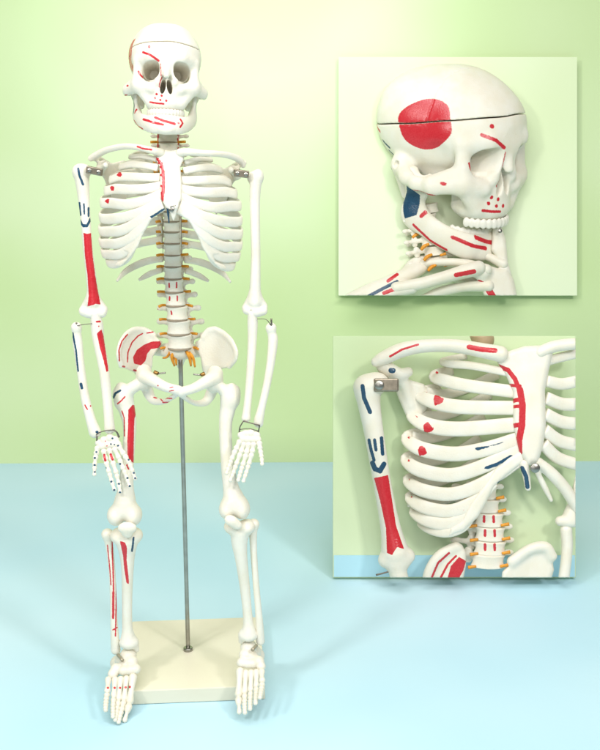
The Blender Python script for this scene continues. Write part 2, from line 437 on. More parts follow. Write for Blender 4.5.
def build_skull():
    out = {}
    fl = Field((-46, -26, -46), (46, 78, 54), .72)
    fl.ell((0, 28, 15), (35.5, 47, 35))
    fl.ell((0, 4, 16), (33.5, 23, 24), 10)
    fl.ell((0, 46, 14), (34.5, 31, 30), 8)
    for s in (-1, 1):
        fl.ell((s * 19, 40, 24), (15, 22, 18), 10)                                             # parietal bosses
        fl.ell((s * 9, 24, 29), (19, 26, 18.5), 8)
    fl.ell((0, -4, -22), (19, 14.5, 19), 6)                                                    # maxilla
    fl.ell((0, -2, -33), (19.5, 17, 9.5), 5)                                                   # alveolar arch
    fl.ell((0, 22, -14), (20, 24, 12), 6)                                                      # base
    for s in (-1, 1):
        fl.ell((s * 37, 10, -8), (8.0, 13, 15), 4, 'cut')                                      # temporal fossa
        fl.cone((s * 27, -5, 9), (s * 15, -14.5, 11.5), 4.2, 4.2, 5)                           # brow
        fl.cone((s * 15, -14.5, 11.5), (s * 3, -16.5, 9.5), 4.2, 4.0, 5)
        fl.cone((s * 28, -5, 8), (s * 27.5, -6.5, -13), 4.0, 5.5, 3)                           # outer rim of the orbit
        fl.cone((s * 27, -7, -15), (s * 15, -13, -18), 6.2, 5.4, 4)                            # cheek
        fl.cone((s * 25, -7, -18), (s * 15.5, -10, -31), 5.8, 5, 4)
        fl.cone((s * 27, -6, -15.5), (s * 37.5, 8, -18.5), 6.4, 5.2, 3)                        # zygomatic arch
        fl.cone((s * 28.5, -4, -9), (s * 37, 9, -16.5), 4.6, 4.6, 3)
        fl.cone((s * 37.5, 8, -18.5), (s * 39.5, 20, -18.5), 5.2, 4.0, 2, flat=((1, 0, 0), .7))
        fl.cone((s * 39.5, 20, -18.5), (s * 36.5, 30, -17), 4.0, 3.8, 2, flat=((1, 0, 0), .8))
        fl.cone((s * 36.5, 30, -17), (s * 30, 40, -12), 3.8, 5, 4)
        fl.cone((s * 27, 41, -12), (s * 24.5, 38, -30), 7.5, 4, 5)                             # mastoid
        fl.cone((s * 6, -17.5, 8), (s * 8.5, -16, -12), 3, 3.4, 4)                             # inner rim
    fl.cone((0, -16.5, 6), (0, -20.5, -6), 3.9, 2.9, 4)                                        # nasal bones
    for s in (-1, 1):
        fl.cone((s * 13, 8, -14), (s * 13, 6, -32), 4, 4, 3)                                   # pterygoids
        def orbit(P, s=s):                                                                     # four-sided funnel that narrows towards the back
            t = np.clip((P[..., 1] + 16) / 34, 0, 1); x = P[..., 0] * s - (15.8 - 4.5 * t); z = P[..., 2] + 1.2 + .16 * x
            rx = 9.0 * (1 - .5 * t ** 1.5); rz = 8.7 * (1 - .5 * t ** 1.5)
            d = ((np.abs(x / rx) ** 2.7 + np.abs(z / rz) ** 2.7) ** (1 / 2.7) - 1) * np.minimum(rx, rz)
            return np.maximum(d, P[..., 1] - 18)
        fl.raw(orbit, .8, 'cut')
        fl.ell((s * 31, 12, -32), (9, 14, 9), 3, 'cut')                                        # below the arch
        fl.ell((s * 35, 40, -11), (3, 2.2, 2.2), 1, 'cut')                                     # ear opening
    fl.ell((0, 10, -42), (12, 14, 9), 3, 'cut')                                                # palate
    for s in (-1, 1):                                                                          # nasal opening, either side of the septum
        t = math.radians(9 * s); rot = np.array([[math.cos(t), 0, -math.sin(t)], [0, 1, 0], [math.sin(t), 0, math.cos(t)]])
        fl.ell((s * 3.2, -14, -16.2), (2.7, 24, 7.2), .4, 'cut', R=rot)
    fl.ell((0, -22.5, -16), (4.6, 4.0, 8.0), 1.0, 'cut')
    ax = fl.ax; Z = ax[2][None, None, :]; X = ax[0][:, None, None]; Y = ax[1][None, :, None]
    seam = 26.3 - .2 * (Y + 18) + .25 * np.sin(X * .21) + .2 * np.sin(Y * .17)
    full = fl.f.copy()
    sl, P = fl.sub((-40, -40, 18), (40, 90, 32), 2)
    for nm, sg in (('calvarium', -1), ('face', 1)):
        fl.f = np.maximum(full, (sg * (Z - seam) + .42).astype(np.float32))
        if nm == 'calvarium':                     # coronal suture, a fine zigzag groove
            gr = np.maximum(np.abs(Y - 16 - 1.3 * np.abs(((np.abs(X) * .28) % 2) - 1) - .06 * np.abs(X)) - .4, -(fl.f + .6))
            fl.f = np.maximum(fl.f, -gr.astype(np.float32))
        V, Fc = fl.mesh(); V = relax(V, Fc, 1)
        nv = vnormals(V, Fc)
        x, y, z = V.T
        A = marks_attr(x, z, FACE_MARKS if nm == 'face' else [], (nv[:, 1] < -.12) & ((y < 0) | (np.abs(x) > 33)))
        # the side that looks to the photo's left: temple patch, arch line, neck muscles
        tem = np.hypot((y - 20) / 20.5, (z - 17 + .1 * (y - 20)) / 15) - 1
        tem = tem * 14 + .7 * np.sin(y * .19 + 1) + .6 * np.sin(z * .33 + y * .1)
        side = (nv[:, 0] < -.2) & (x < -15)
        A['red_mark'] = np.where(side, np.minimum(A['red_mark'], np.clip(tem, -6, 6)), A['red_mark'])
        if nm == 'face':
            B = marks_attr(y, z, ARCH_MARKS + [L('r', .9, (60, 6), (67, 8))] +
                           [L('b', .9, (52, -3), (58, 0)), L('b', .9, (49, -9), (55, -6)), L('b', .9, (45, -15), (51, -12.5))], (nv[:, 0] < -.1) & (x < 0))
            for k in B: A[k] = np.minimum(A[k], B[k])
        out[nm] = (V, Fc, A, MAT['bone_skull'])
    # mandible
    fl = Field((-40, -24, -66), (40, 40, -8), .7)
    for s in (-1, 1):
        C = [((0, -18.5, -53.5), 7.8), ((s * 11, -17.2, -53.5), 8.2), ((s * 19, -9, -51.5), 7.6), ((s * 24.5, 3, -48), 7.4), ((s * 28, 18, -42), 8.0)]
        D = catmull([(*p, r) for p, r in C], 7)
        for a, b in zip(D[:-1], D[1:]):
            n = np.array([-(b[1] - a[1]), b[0] - a[0], 0.0]); n /= np.linalg.norm(n)
            fl.cone(a[:3], b[:3], a[3], b[3], .4, flat=(n, .52))
        fl.cone((s * 28, 18, -41), (s * 29.5, 20, -22), 8.5, 7, 3, flat=((1, 0, 0), .4))
        fl.cone((s * 29.5, 22, -22), (s * 29, 25, -14.5), 5, 3.6, 3)
        fl.cone((s * 29.5, 14, -24), (s * 29, 10, -14), 5, 2, 3, flat=((1, 0, 0), .5))
    fl.ell((0, -21.5, -58), (6.5, 3.5, 4), 4)
    fl.f = np.maximum(fl.f, (fl.ax[2][None, None, :] + 12.5).astype(np.float32))
    V, Fc = fl.mesh(); V = relax(V, Fc, 3); nv = vnormals(V, Fc); x, y, z = V.T
    A = marks_attr(x, z, JAW_MARKS, nv[:, 1] < -.1)
    B = marks_attr(y, z, [G('b', (13, -27), (23, -24), (26, -36), (21, -45), (13, -40)), L('r', 1.1, (7, -34), (10, -40)), L('r', .9, (14, -47), (2, -54), (-8, -57))], (nv[:, 0] < -.3) & (x < 0))
    for k in B: A[k] = np.minimum(A[k], B[k])
    out['mandible'] = (V, Fc, A, MAT['bone_skull'])
    for nm, zt, up, R0, yb in (('upper_teeth', -40.6, 1, 18.0, -1), ('lower_teeth', -45.3, -1, 17.4, -1)):
        fl = Field((-26, -26, -54), (26, 14, -32), .5)
        n = 14
        for i in range(n):
            a = math.radians(-82 + 164 * (i + .5) / n)
            x, y = R0 * math.sin(a), yb + 0 - (R0 - .5) * math.cos(a)
            w = 2.35 if abs(i - 6.5) < 2 else 2.15
            rot = np.array([[math.cos(a), math.sin(a) * -1, 0], [math.sin(a), math.cos(a), 0], [0, 0, 1]])
            fl.ell((x, y, zt), (w * 1.02, 1.6, 3.2), .9, R=rot)
        out[nm] = (*fl.mesh(), None, MAT['tooth'])
    return out

SKULL = build_skull()
SKULL_RELIEF = marked('ivory_plastic_relief')
def place_skull(parent, M, jaw=0.0, label=None, shift=(0, 0, 0), bake=False):
    """M maps skull units to the world"""
    names = {'face': 'skull', 'calvarium': 'skullcap', 'mandible': 'mandible', 'upper_teeth': 'upper_teeth', 'lower_teeth': 'lower_teeth'}
    root = None
    for k in ('face', 'calvarium', 'upper_teeth', 'mandible', 'lower_teeth'):
        V, Fc, A, mt = SKULL[k]
        m = M
        if k in ('mandible', 'lower_teeth') and jaw:
            p = Vector((0, 24, -15)); m = M @ Matrix.Translation(Vector(shift)) @ Matrix.Translation(p) @ Matrix.Rotation(jaw, 4, 'X') @ Matrix.Translation(-p)
        if bake:                                  # squeezed for the relief: the squeeze goes into the mesh
            W = V @ np.array(m.to_3x3()).T; me = mesh_data(names[k], W, Fc, SKULL_RELIEF if mt.name.endswith('skull') else mt, True, A); m = Matrix.Translation(m.to_translation())
        else: me = mesh_data(names[k], V, Fc, mt, True, A)
        o = bpy.data.objects.new(names[k], me); COL.objects.link(o)
        attach(o, parent if root is None else root, m)
        if root is None: root = o
    return root

# ------------------------------------------------------------------ vertebra, disc and nerve in unit size (body half width = 1, x right, y back, z up)
def build_vertebra():
    fl = Field((-2.3, -1.2, -.8), (2.3, 3.0, .8), .06)
    fl.cone((0, 0, -.30), (0, 0, .30), .95, .95, 0)
    fl.f = np.maximum(fl.f, 0) + np.minimum(fl.f, 0)
    fl = Field((-2.3, -1.2, -.8), (2.3, 3.0, .8), .06)
    def body(P):
        r = np.hypot(P[..., 0], P[..., 1] * 1.18); rad = .87 + .15 * (np.abs(P[..., 2]) / .5) ** 2.2
        a = r - rad; b = np.abs(P[..., 2]) - .5
        return np.hypot(np.maximum(a + .08, 0), np.maximum(b + .08, 0)) + np.minimum(np.maximum(a + .08, b + .08), 0) - .08
    fl.raw(body)
    for s in (-1, 1):
        fl.cone((s * .6, .6, .1), (s * .75, 1.3, .05), .26, .26, .15)
        fl.cone((s * .75, 1.25, .05), (s * 1.45, 1.45, .12), .26, .17, .15); fl.ell((s * 1.7, 1.5, .13), (.32, .24, .24), .12)
        fl.cone((s * .75, 1.3, -.35), (s * .75, 1.3, .4), .24, .24, .15)
        fl.cone((s * .7, 1.3, 0), (0, 1.75, -.05), .22, .25, .15)
    fl.cone((0, 1.7, -.05), (0, 2.6, -.4), .22, .2, .15)
    V, Fc = fl.mesh(); return relax(V, Fc, 1), Fc
VERT = build_vertebra()
# ================================================================== THE STANDING SKELETON
U = UPR
SK = empty('skeleton_model', (float(U.pt(175, 600, 0)[0]), 1.28, .03), 'full ivory plastic skeleton with red and blue muscle marks hanging on the steel pole', 'skeleton')
s0 = U.sc(166, 72, -38)
R3 = lambda a, ax: Matrix.Rotation(math.radians(a), 4, ax)
place_skull(SK, Matrix.Translation(Vector(U.pt(166, 72, -38))) @ R3(2.5, 'Y') @ R3(9, 'Z') @ R3(-5, 'X') @ Matrix.Scale(s0, 4))

# ---------------------------------------------------------------- spine
SPINE = [(167.3, 119, 8.2), (167.5, 128, 8.6), (168, 137.5, 9.8), (168.5, 147, 9.8)]
for i in range(8): SPINE.append((169 + .4 * i, 156.5 + 10.0 * i, 8.6))
SPINE += [(172.0, 237.5, 8.7), (172.3, 249.3, 8.8), (172.6, 260.7, 9.0), (173, 272.4, 9.4), (174, 285.2, 9.9), (175.6, 298.6, 10.3), (177.2, 312.4, 11.2), (178.6, 326.6, 12.2), (179.6, 340.8, 12.8)]
VERT_ME = mesh_data('vertebra', *VERT, MAT['bone'])
def lumbar_marks(V, n):
    return None
for i, (x, y, hw) in enumerate(SPINE):
    yb = (y + SPINE[i + 1][1]) / 2 if i + 1 < len(SPINE) else y + 7.2
    yt = (y + SPINE[i - 1][1]) / 2 if i else y - 5
    s = U.sc(x, y, -2); c = U.pt(x, y, -2)
    M = Matrix.Translation(Vector(c)) @ Matrix.Diagonal(Vector((hw * s, hw * s, (yb - yt - 1.3) * s * 1.03, 1)))
    if 16 <= i <= 18:      # lumbar bones with a pair of red dashes
        V = VERT[0] * np.array([hw * s, hw * s, (yb - yt - 1.3) * s * 1.03]) + c
        mk = {16: [L('r', .7, (169.2, 283.4), (169.2, 287.2)), L('r', .7, (176.6, 282.4), (176.6, 287.4)), L('r', .9, (157.3, 284))],
              17: [L('r', .7, (169.6, 296.8), (169.6, 300.4)), L('r', .7, (177.3, 296), (177.3, 300.6)), L('r', .9, (157, 296.8))],
              18: [L('r', .7, (171.2, 311.2), (171.8, 314.2)), L('r', .9, (157.4, 309.6))]}[i]
        v = bone('vertebra', V, VERT[1], SK, mk)
    else:
        v = bpy.data.objects.new('vertebra', VERT_ME); COL.objects.link(v); attach(v, SK, M)
    part('spinal_disc', *disc_mesh(U.pt(x, yb, -2), (0, .0, 1), hw * s * .93, 1.05 * s), MAT['disc'], v)
    if i >= 1:
        up = 0 if i < 14 else random.uniform(-1.2, .8)
        for sg in (-1, 1):
            ln = 8.2 if i > 3 else 9.0
            x0 = x + sg * (hw * .86)
            part('nerve_root', *tube(U, [(x0 - sg * 1, yb, 9, 1.2), (x0 + sg * ln * .5, yb - .3, 5, 1.35), (x0 + sg * ln, yb - up + random.uniform(-.8, .8), 3, 1.35)]), MAT['nerve'], v)
for sg in (-1, 1):
    part('vertebral_artery', *tube(U, [(168 + sg * 9.6, 116, 7, .7), (168 + sg * 9.8, 132, 7, .7), (168 + sg * 10.2, 152, 7, .7)]), MAT['artery'], SK)
    part('spine_wire', *tube(U, [(172 + sg * 9.3, 216, -4, .28), (172.2 + sg * 9.3, 235, -4, .28), (172.4 + sg * 9.4, 254, -4, .28)], 6), MAT['wire'], SK)
V, Fc = solid(U, [([(179.5, 349, 0, 11), (180, 353, 18, 9), (180, 357, 34, 6), (180, 366, 42, 3)],), ([(152, 350, 22, 5), (163, 350, 16, 6.5), (180, 350, 5, 8.5), (196, 351, 16, 6.5), (207, 351.5, 22, 5)],)], k=4)
sac = bone('sacrum', V, Fc, SK)
for ctl in ([(175, 351, -8, 1.6), (172, 357, -7, 1.8), (174.5, 366, -4, 1)], [(172, 352, -6, 1.4), (175.5, 358, -6, 1.6), (176.5, 365, -4, .9)], [(171, 351, -5, 1.5), (167, 357, -3, 1.2), (163, 358, 0, .9)],
            [(186, 351, -8, 1.6), (189.5, 357, -7, 1.8), (191, 366, -4, 1)], [(189, 352, -6, 1.4), (193, 358, -6, 1.6), (195, 367, -4, .9)]):
    part('nerve_root', *tube(U, ctl), MAT['nerve'], sac)

# ---------------------------------------------------------------- rib cage
def dst(y): return max(-66.0, -46 - (y - 150) * .36)
CAGE = [  # lateral point, then points on the front half up to the breastbone or the costal margin
    ((131, 157), [(143, 156.5), (157, 159.5)], 2.8),
    ((121, 167), [(131, 164.5), (145, 165.5), (158, 168)], 3.9),
    ((111, 180), [(119, 177), (135, 177), (149, 177.5), (160, 177.5)], 4.6),
    ((106, 191), [(115, 189), (131, 189.5), (148, 188.5), (161, 186)], 5.2),
    ((102, 203), [(111, 203), (127, 204.5), (146, 200.5), (162, 194)], 5.4),
    ((101, 218), [(109, 219.0), (123, 217.5), (143, 211.5), (162, 201.5)], 5.3),
    ((100.5, 231), [(108, 231.5), (121, 230.5), (136, 223.5), (150, 213), (163, 205)], 5.2),
    ((101, 243), [(108, 243.5), (118, 243.5), (130, 238.5), (140, 229), (151, 217)], 5.0),
    ((103, 253.5), [(109, 254.5), (119, 254.5), (128, 249.5), (135, 242), (143, 228)], 4.9),
    ((108, 263), [(114, 264), (121, 261.5), (128, 256), (136, 245)], 4.5)]
CTR = U.pt(171, 210, -22)
RIB_MARKS = {2: [heart(119.6, 174.6, 2.3, 75)], 3: [heart(112, 188.4, 2.4, 80)], 4: [heart(107.6, 201.4, 2.4, 85)],
             5: [L('b', .7, (138, 216.2), (148, 211.2), (156, 204.5))], 6: [L('b', 1.0, (148, 218.8), (156, 214.4), (164, 208.8))]}
for sg in (-1, 1):
    mx = (lambda x: x) if sg < 0 else (lambda x: 341.5 - x)
    my = 0 if sg < 0 else 3
    for i, ((xl, yl), fr_, w) in enumerate(CAGE):
        ys = 150 + 9.9 * i; W = 171 - xl
        dS = dst(fr_[-1][1])
        if sg > 0 and i in (2, 3): xl += 3 - i
        df = lambda x: dS + (max(171 - x, 0) / W) ** 2.4 * (-22 - dS)
        ctl = [(162, ys, 5, w * .8, 1.6), (153, ys + .08 * (yl - ys), 15, w * .8, 1.5), (xl + W * .45, ys + .22 * (yl - ys), 21, w * .85, 1.5), (xl + W * .16, ys + .5 * (yl - ys), 10, w * .9, 1.5),
               (xl + W * .02, ys + .8 * (yl - ys), -8, w * .88, 1.6), (xl, yl, -22, w * .92, 1.8)]
        n = len(fr_)
        for j, (x, y) in enumerate(fr_):
            f = (j + 1) / n
            ww = w * (1.0 if i > 4 else (1.0 - .06 * f)) + (.5 * f if i >= 6 else 0)
            ctl.append((x, y, df(x) if i < 6 else min(df(x), -40 if False else df(x)), ww * (.3 if (i > 6 and j == n - 1) else 1), 2.0))
        ctl = [(mx(c[0]), c[1] + my, *c[2:]) for c in ctl]
        V, Fc = sweep(U, ctl, CTR, 7, 14)
        bone('rib', V, Fc, SK, RIB_MARKS.get(i) if sg < 0 else None)
    for ctl in ([(163, 259, 6, 3.4, 1.4), (150, 260.5, 17, 3.6, 1.4), (137, 265, 14, 3.6, 1.4), (125, 272, 4, 3, 1.3), (117, 281, -8, 1.2, .9)],
                [(162, 270, 5, 2.8, 1.3), (152, 273, 12, 3, 1.3), (145, 276.5, 12, 2.6, 1.3), (139, 280, 9, 1.4, 1)]):
        V, Fc = sweep(U, [(mx(c[0]) + (6 if sg > 0 else 0), c[1] + (1 if sg > 0 else 0), *c[2:]) for c in ctl], CTR, 7, 12)
        bone('rib', V, Fc, SK)
    # fused cartilage of the costal margin
    poly = [(163, 203), (164, 208.5), (155, 216), (148.5, 224), (143, 235), (138.5, 246), (131, 257), (121, 267), (114, 266.5), (117, 262), (126, 258.5), (128, 253), (120, 250.5), (129, 245.5), (132.5, 241), (123, 237.5), (134, 231.5), (130, 226.5), (140, 220), (150, 210)]
    poly = [(mx(x), y + my) for x, y in poly]
    dep = lambda x, y, sg=sg: -65.2 + (np.maximum((171 - x) if sg < 0 else (x - 170.5), 0) / 70) ** 2.4 * 42
    V, Fc = solid(U, plates=[(poly, dep, 2.1)], cuts=[((mx(131), 235 + my, -56, 3.0, 1.3, 8, 15 * -sg)), ((mx(146), 217 + my, -62, 2.6, .9, 8, 35 * -sg))])
    bone('costal_cartilage', V, Fc, SK, [L('b', 1.0, (149, 218.6), (157, 213.6), (163.5, 209)), L('r', .0, (0, 0))] if sg < 0 else None)

ST = [(155.5, 151), (163, 149), (170.5, 150.5), (178, 149.5), (185.5, 152), (184, 160), (180.5, 167), (182, 185), (181.5, 199), (177, 208.5), (166, 208), (161, 199), (160, 185), (159.5, 167), (156, 160)]
dste = lambda x, y: np.clip(-47 - (y - 150) * .36, -68, 0) - 1.2 + np.abs(x - 171) ** 2 * .012
V, Fc = solid(U, plates=[(ST, dste, 2.4), ([(168, 206), (178, 206), (176, 216), (173.5, 222), (171, 216)], dste, 1.8)], k=3)
RS = [L('r', 1.2, (153.5, 157), (158, 159.5), (161.5, 164), (163, 171)), L('r', 1.5, (163, 171), (163.6, 182), (163.2, 192), (162, 200.5)), L('r', .9, (157, 163.5), (162, 163)), L('r', .9, (157, 175.3), (163, 174.8)),
      L('r', .9, (155, 185.5), (163, 186)), L('r', 1.0, (159.5, 194), (163, 192)), L('r', .9, (157.5, 167.5), (162.5, 167))]
ster = bone('sternum', V, Fc, SK, RS + [L('b', 1.0, (165.8, 210), (167.6, 214), (168.6, 222))])
part('screw', *disc_mesh(U.pt(171.5, 209, -73), (0.1, -1, .2), .0035, .0016), MAT['steel'], ster)
part('screw', *tube(U, [(169.5, 209.5, -73, .5), (171.5, 206.5, -74, .6), (176, 205.5, -73, .5)], 6), MAT['steel'], ster)
V, Fc = solid(U, [([(167.5, 208, -66, 1.4), (168.3, 214, -66, 1.3), (169, 223, -65, .9)],)])
bone('xiphoid', V, Fc, SK, [L('b', 1.3, (167, 208), (168.2, 214), (169, 223))])

# ---------------------------------------------------------------- shoulders and arms
CL = [(161, 152.5, -50, 4.2), (152, 150.5, -54, 3.6), (139, 147.5, -50, 3.2), (124, 146.5, -40, 3.2), (107, 150, -24, 3.3), (96, 155.5, -14, 3.6), (91, 158.5, -10, 3.2)]
CR = [(180, 152.5, -50, 4.2), (190, 152, -54, 3.7), (203, 153.2, -50, 3.3), (219, 154.0, -40, 3.2), (232, 156.5, -24, 3.3), (240, 160.5, -14, 3.5), (243, 165, -10, 3.2)]
V, Fc = solid(U, [(CL,)]); bone('clavicle', V, Fc, SK, [L('r', .9, (137.5, 146.5), (143, 148.4), (151.5, 149.6)), L('b', .8, (96, 161), (99, 160.6))])
V, Fc = solid(U, [(CR,)]); bone('clavicle', V, Fc, SK)
for sg in (-1, 1):
    mx = (lambda x: x) if sg < 0 else (lambda x: 337 - x)
    my = 0 if sg < 0 else 5
    dep = lambda x, y, sg=sg: 12 - np.clip((120 - (x if sg < 0 else 337 - x)) / 20, -1, 1.4) * 15
    poly = [(97, 162), (104, 160), (112, 163), (124, 160), (134, 168), (130, 192), (121, 210), (113, 203), (108, 190), (104.5, 180), (101, 174)]
    chains = [([(mx(93), 158 + my, -8, 3), (mx(100), 159.5 + my, 6, 3), (mx(112), 166 + my, 18, 2.5), (mx(128), 172 + my, 22, 2)],),
              ([(mx(100), 170 + my, -4, 5), (mx(104), 167 + my, -12, 3.4), (mx(106), 165 + my, -22, 3)],)]
    V, Fc = solid(U, chains, plates=[([(mx(x), y + my) for x, y in poly], dep, 1.8)], k=4)
    bone('scapula', V, Fc, SK)
HL = [(81, 172, -15, 8.0), (82.5, 184, -16, 6.8), (84, 200, -17, 5.7), (86, 225, -19, 4.9), (88, 250, -20, 4.8), (91, 275, -21, 5.0), (92.6, 292, -21, 5.6), (93, 303, -21, 7)]
V, Fc = solid(U, [(HL,), ([(84, 312, -21, 4.6), (91, 313, -23, 5.6), (102, 313, -21, 4.8)],), ([(92, 296, -20, 5), (83, 310, -19, 3.8)],), ([(93, 296, -20, 5), (104, 309, -19, 3.8)],)],
            balls=[(79, 172, -15, 6, 7, 7), (84.5, 171, -12, 7.2, 6.5, 7)], k=3)
bone('humerus', V, Fc, SK, [L('b', 1.1, (78.3, 168.5), (79.4, 175), (83, 184.5)), L('b', .9, (79.5, 203), (80.6, 215)), L('b', .8, (84, 204), (84.4, 214)), L('b', .9, (88.6, 208), (88.6, 216)),
     G('b', (80.4, 219), (83, 224), (86.5, 224.5), (90, 217.5), (91, 221), (87.5, 227.3), (83, 227.3), (80.2, 223.5)),
     G('r', (83.6, 233), (87.6, 234), (91, 233), (92.6, 255), (95.3, 276), (100.5, 304.5), (95, 303.8), (93, 305), (87.6, 306.5), (88.8, 296), (87.5, 275), (85, 255))])
HR = [(257, 177, -15, 6.6), (255.3, 188, -16, 5.8), (254.8, 205, -17, 5.2), (255.3, 230, -19, 4.8), (255.8, 255, -20, 4.7), (255.3, 278, -21, 5.2), (255, 292, -21, 5.8), (254.7, 302, -21, 7)]
V, Fc = solid(U, [(HR,), ([(247, 310, -21, 4.6), (255, 312, -23, 5.4), (263, 311, -21, 4.6)],), ([(254.5, 294, -20, 5), (245.5, 307, -19, 3.4)],), ([(255, 294, -20, 5), (264, 306, -19, 3.6)],)],
            balls=[(258.5, 176, -15, 4.6, 6.5, 6), (253, 178, -13, 6, 6, 6)], cuts=[(250.8, 311.5, -28, 1.2, 1.8, 4)], k=3)
bone('humerus', V, Fc, SK)
for (x0, y0, x1, y1) in ((86.5, 169.3, 102.5, 172.5), (234.2, 172.6, 249, 174.6)):
    c = (U.pt(x0, y0, -22) + U.pt(x1, y1, -22)) / 2; e = U.pt(x1, y1, -22) - U.pt(x0, y0, -22); h = np.linalg.norm(e) / 2; e /= 2 * h
    ax = np.stack([e, [0, 1, 0], np.cross(e, [0, 1, 0])], 1)
    b = part('shoulder_bracket', *box_mesh(c, ax, (h, .0035, .0046), .3), MAT['bracket'], SK, smooth=False)
    for q in (-.55, .6):
        part('screw', *disc_mesh(c + e * h * q + np.array([0, -.0042, 0]), (0, -1, .1), .0026, .0012), MAT['steel'], b)

def forearm(ul, ra, um, rm, um_extra=None):
    V, Fc = solid(U, [(ul,)] + ([um_extra] if um_extra else []), k=3); bone('ulna', V, Fc, SK, um)
    V, Fc = solid(U, [(ra,)], k=2); bone('radius', V, Fc, SK, rm)
forearm([(95, 314, -24, 4.6), (97, 325, -23, 6.3), (98.5, 340, -24, 5.8), (103.8, 368, -29, 5.2), (107, 398, -33, 4.7), (109, 420, -36, 4.9), (109.8, 429, -37, 5.4)],
        [(76.5, 327.5, -22, 5.6), (77, 333, -22, 4.4), (77.8, 343, -23, 4.9), (81, 370, -27, 4.3), (85.3, 398, -31, 4.5), (91, 420, -35, 5.1), (95, 432, -37, 6.2)],
        [L('r', .9, (96.8, 321.7), (100, 321.5)), L('r', .7, (98.8, 326.3)), G('r', (97, 333.5), (101.5, 329.5), (103.5, 336), (105.5, 350), (108.5, 371), (106.5, 372), (103.5, 360), (100, 348))],
        [L('b', .8, (72.8, 333), (76.0, 350), (78.2, 371)), L('b', 1.3, (81, 384), (82, 388)), L('b', 1.5, (97, 432)), L('r', .6, (85, 405), (87.5, 409.5)), L('r', .7, (90.5, 406))])
forearm([(252, 314, -24, 4.2), (252.6, 322, -23, 5.2), (252.3, 340, -24, 4.6), (250.7, 368, -29, 4.2), (248.4, 396, -33, 3.8), (246.6, 412, -36, 4.0), (246, 418, -37, 4.6)],
        [(271, 328, -22, 5.6), (271.8, 333, -22, 4.6), (273, 341, -23, 5.0), (270.8, 362, -27, 4.3), (267, 384, -31, 3.9), (262, 406, -35, 3.9), (259, 419, -37, 4.8), (258.6, 423, -37, 4.8)], None, None)
wires = [[(76.5, 326, -26, .55), (83, 324.6, -27, .4), (92, 323.6, -28, .4)], [(76.5, 322.5, -25, .9), (76.5, 326, -25, .9)], [(94, 437, -40, .6), (99, 432.8, -44, .6), (106, 430.6, -44, .6), (114, 430, -43, .6)], [(114, 430, -43, .9), (117, 432.5, -43, .9), (119, 437, -41, 1.1)], [(97, 436, -42, .8), (97, 441, -42, .9)],
         [(271.5, 326, -26, .55), (266, 319.5, -27, .35), (257, 319, -28, .35)], [(271.3, 318.5, -26, .9), (271.5, 325, -26, .9)],
         [(243.5, 421, -42, .7), (252, 423.4, -43, .6), (259.5, 425.5, -42, .8)], [(243.5, 421, -42, .6), (240, 427, -42, .6), (239.4, 432, -41, .9)], [(259.8, 425, -42, .6), (259, 429, -42, .6), (258, 433, -41, .9)], [(240, 429.5, -42, .5), (249, 428.6, -42, .4), (258, 431, -42, .5)]]
for w_ in wires: part('joint_wire', *tube(U, w_, 6), MAT['wire'], SK)

def digit(ctl, name, parent, marks=None, fr=UPR, vox=.0008, **kw):
    """a row of small bones; ctl = (px,py,d,r) at the joints"""
    ch = []
    for a, b in zip(ctl[:-1], ctl[1:]):
        a = np.array(a, float); b = np.array(b, float); ln = max(np.hypot(*(b - a)[:2]), .1)
        a2 = a + (b - a) * min(.3, .8 * a[3] / ln); b2 = b - (b - a) * min(.3, .8 * b[3] / ln); m = (a2 + b2) / 2; m[3] = min(a[3], b[3]) * .7
        m1 = (a2 + m) / 2; m2 = (b2 + m) / 2; m1[3] = a[3] * .8; m2[3] = b[3] * .8
        ch.append(([tuple(a2), tuple(m1), tuple(m), tuple(m2), tuple(b2)], None, .05))
    V, Fc = solid(fr, ch, vox=vox, k=.05, smooth=1)
    return bone(name, V, Fc, parent, marks, fr)

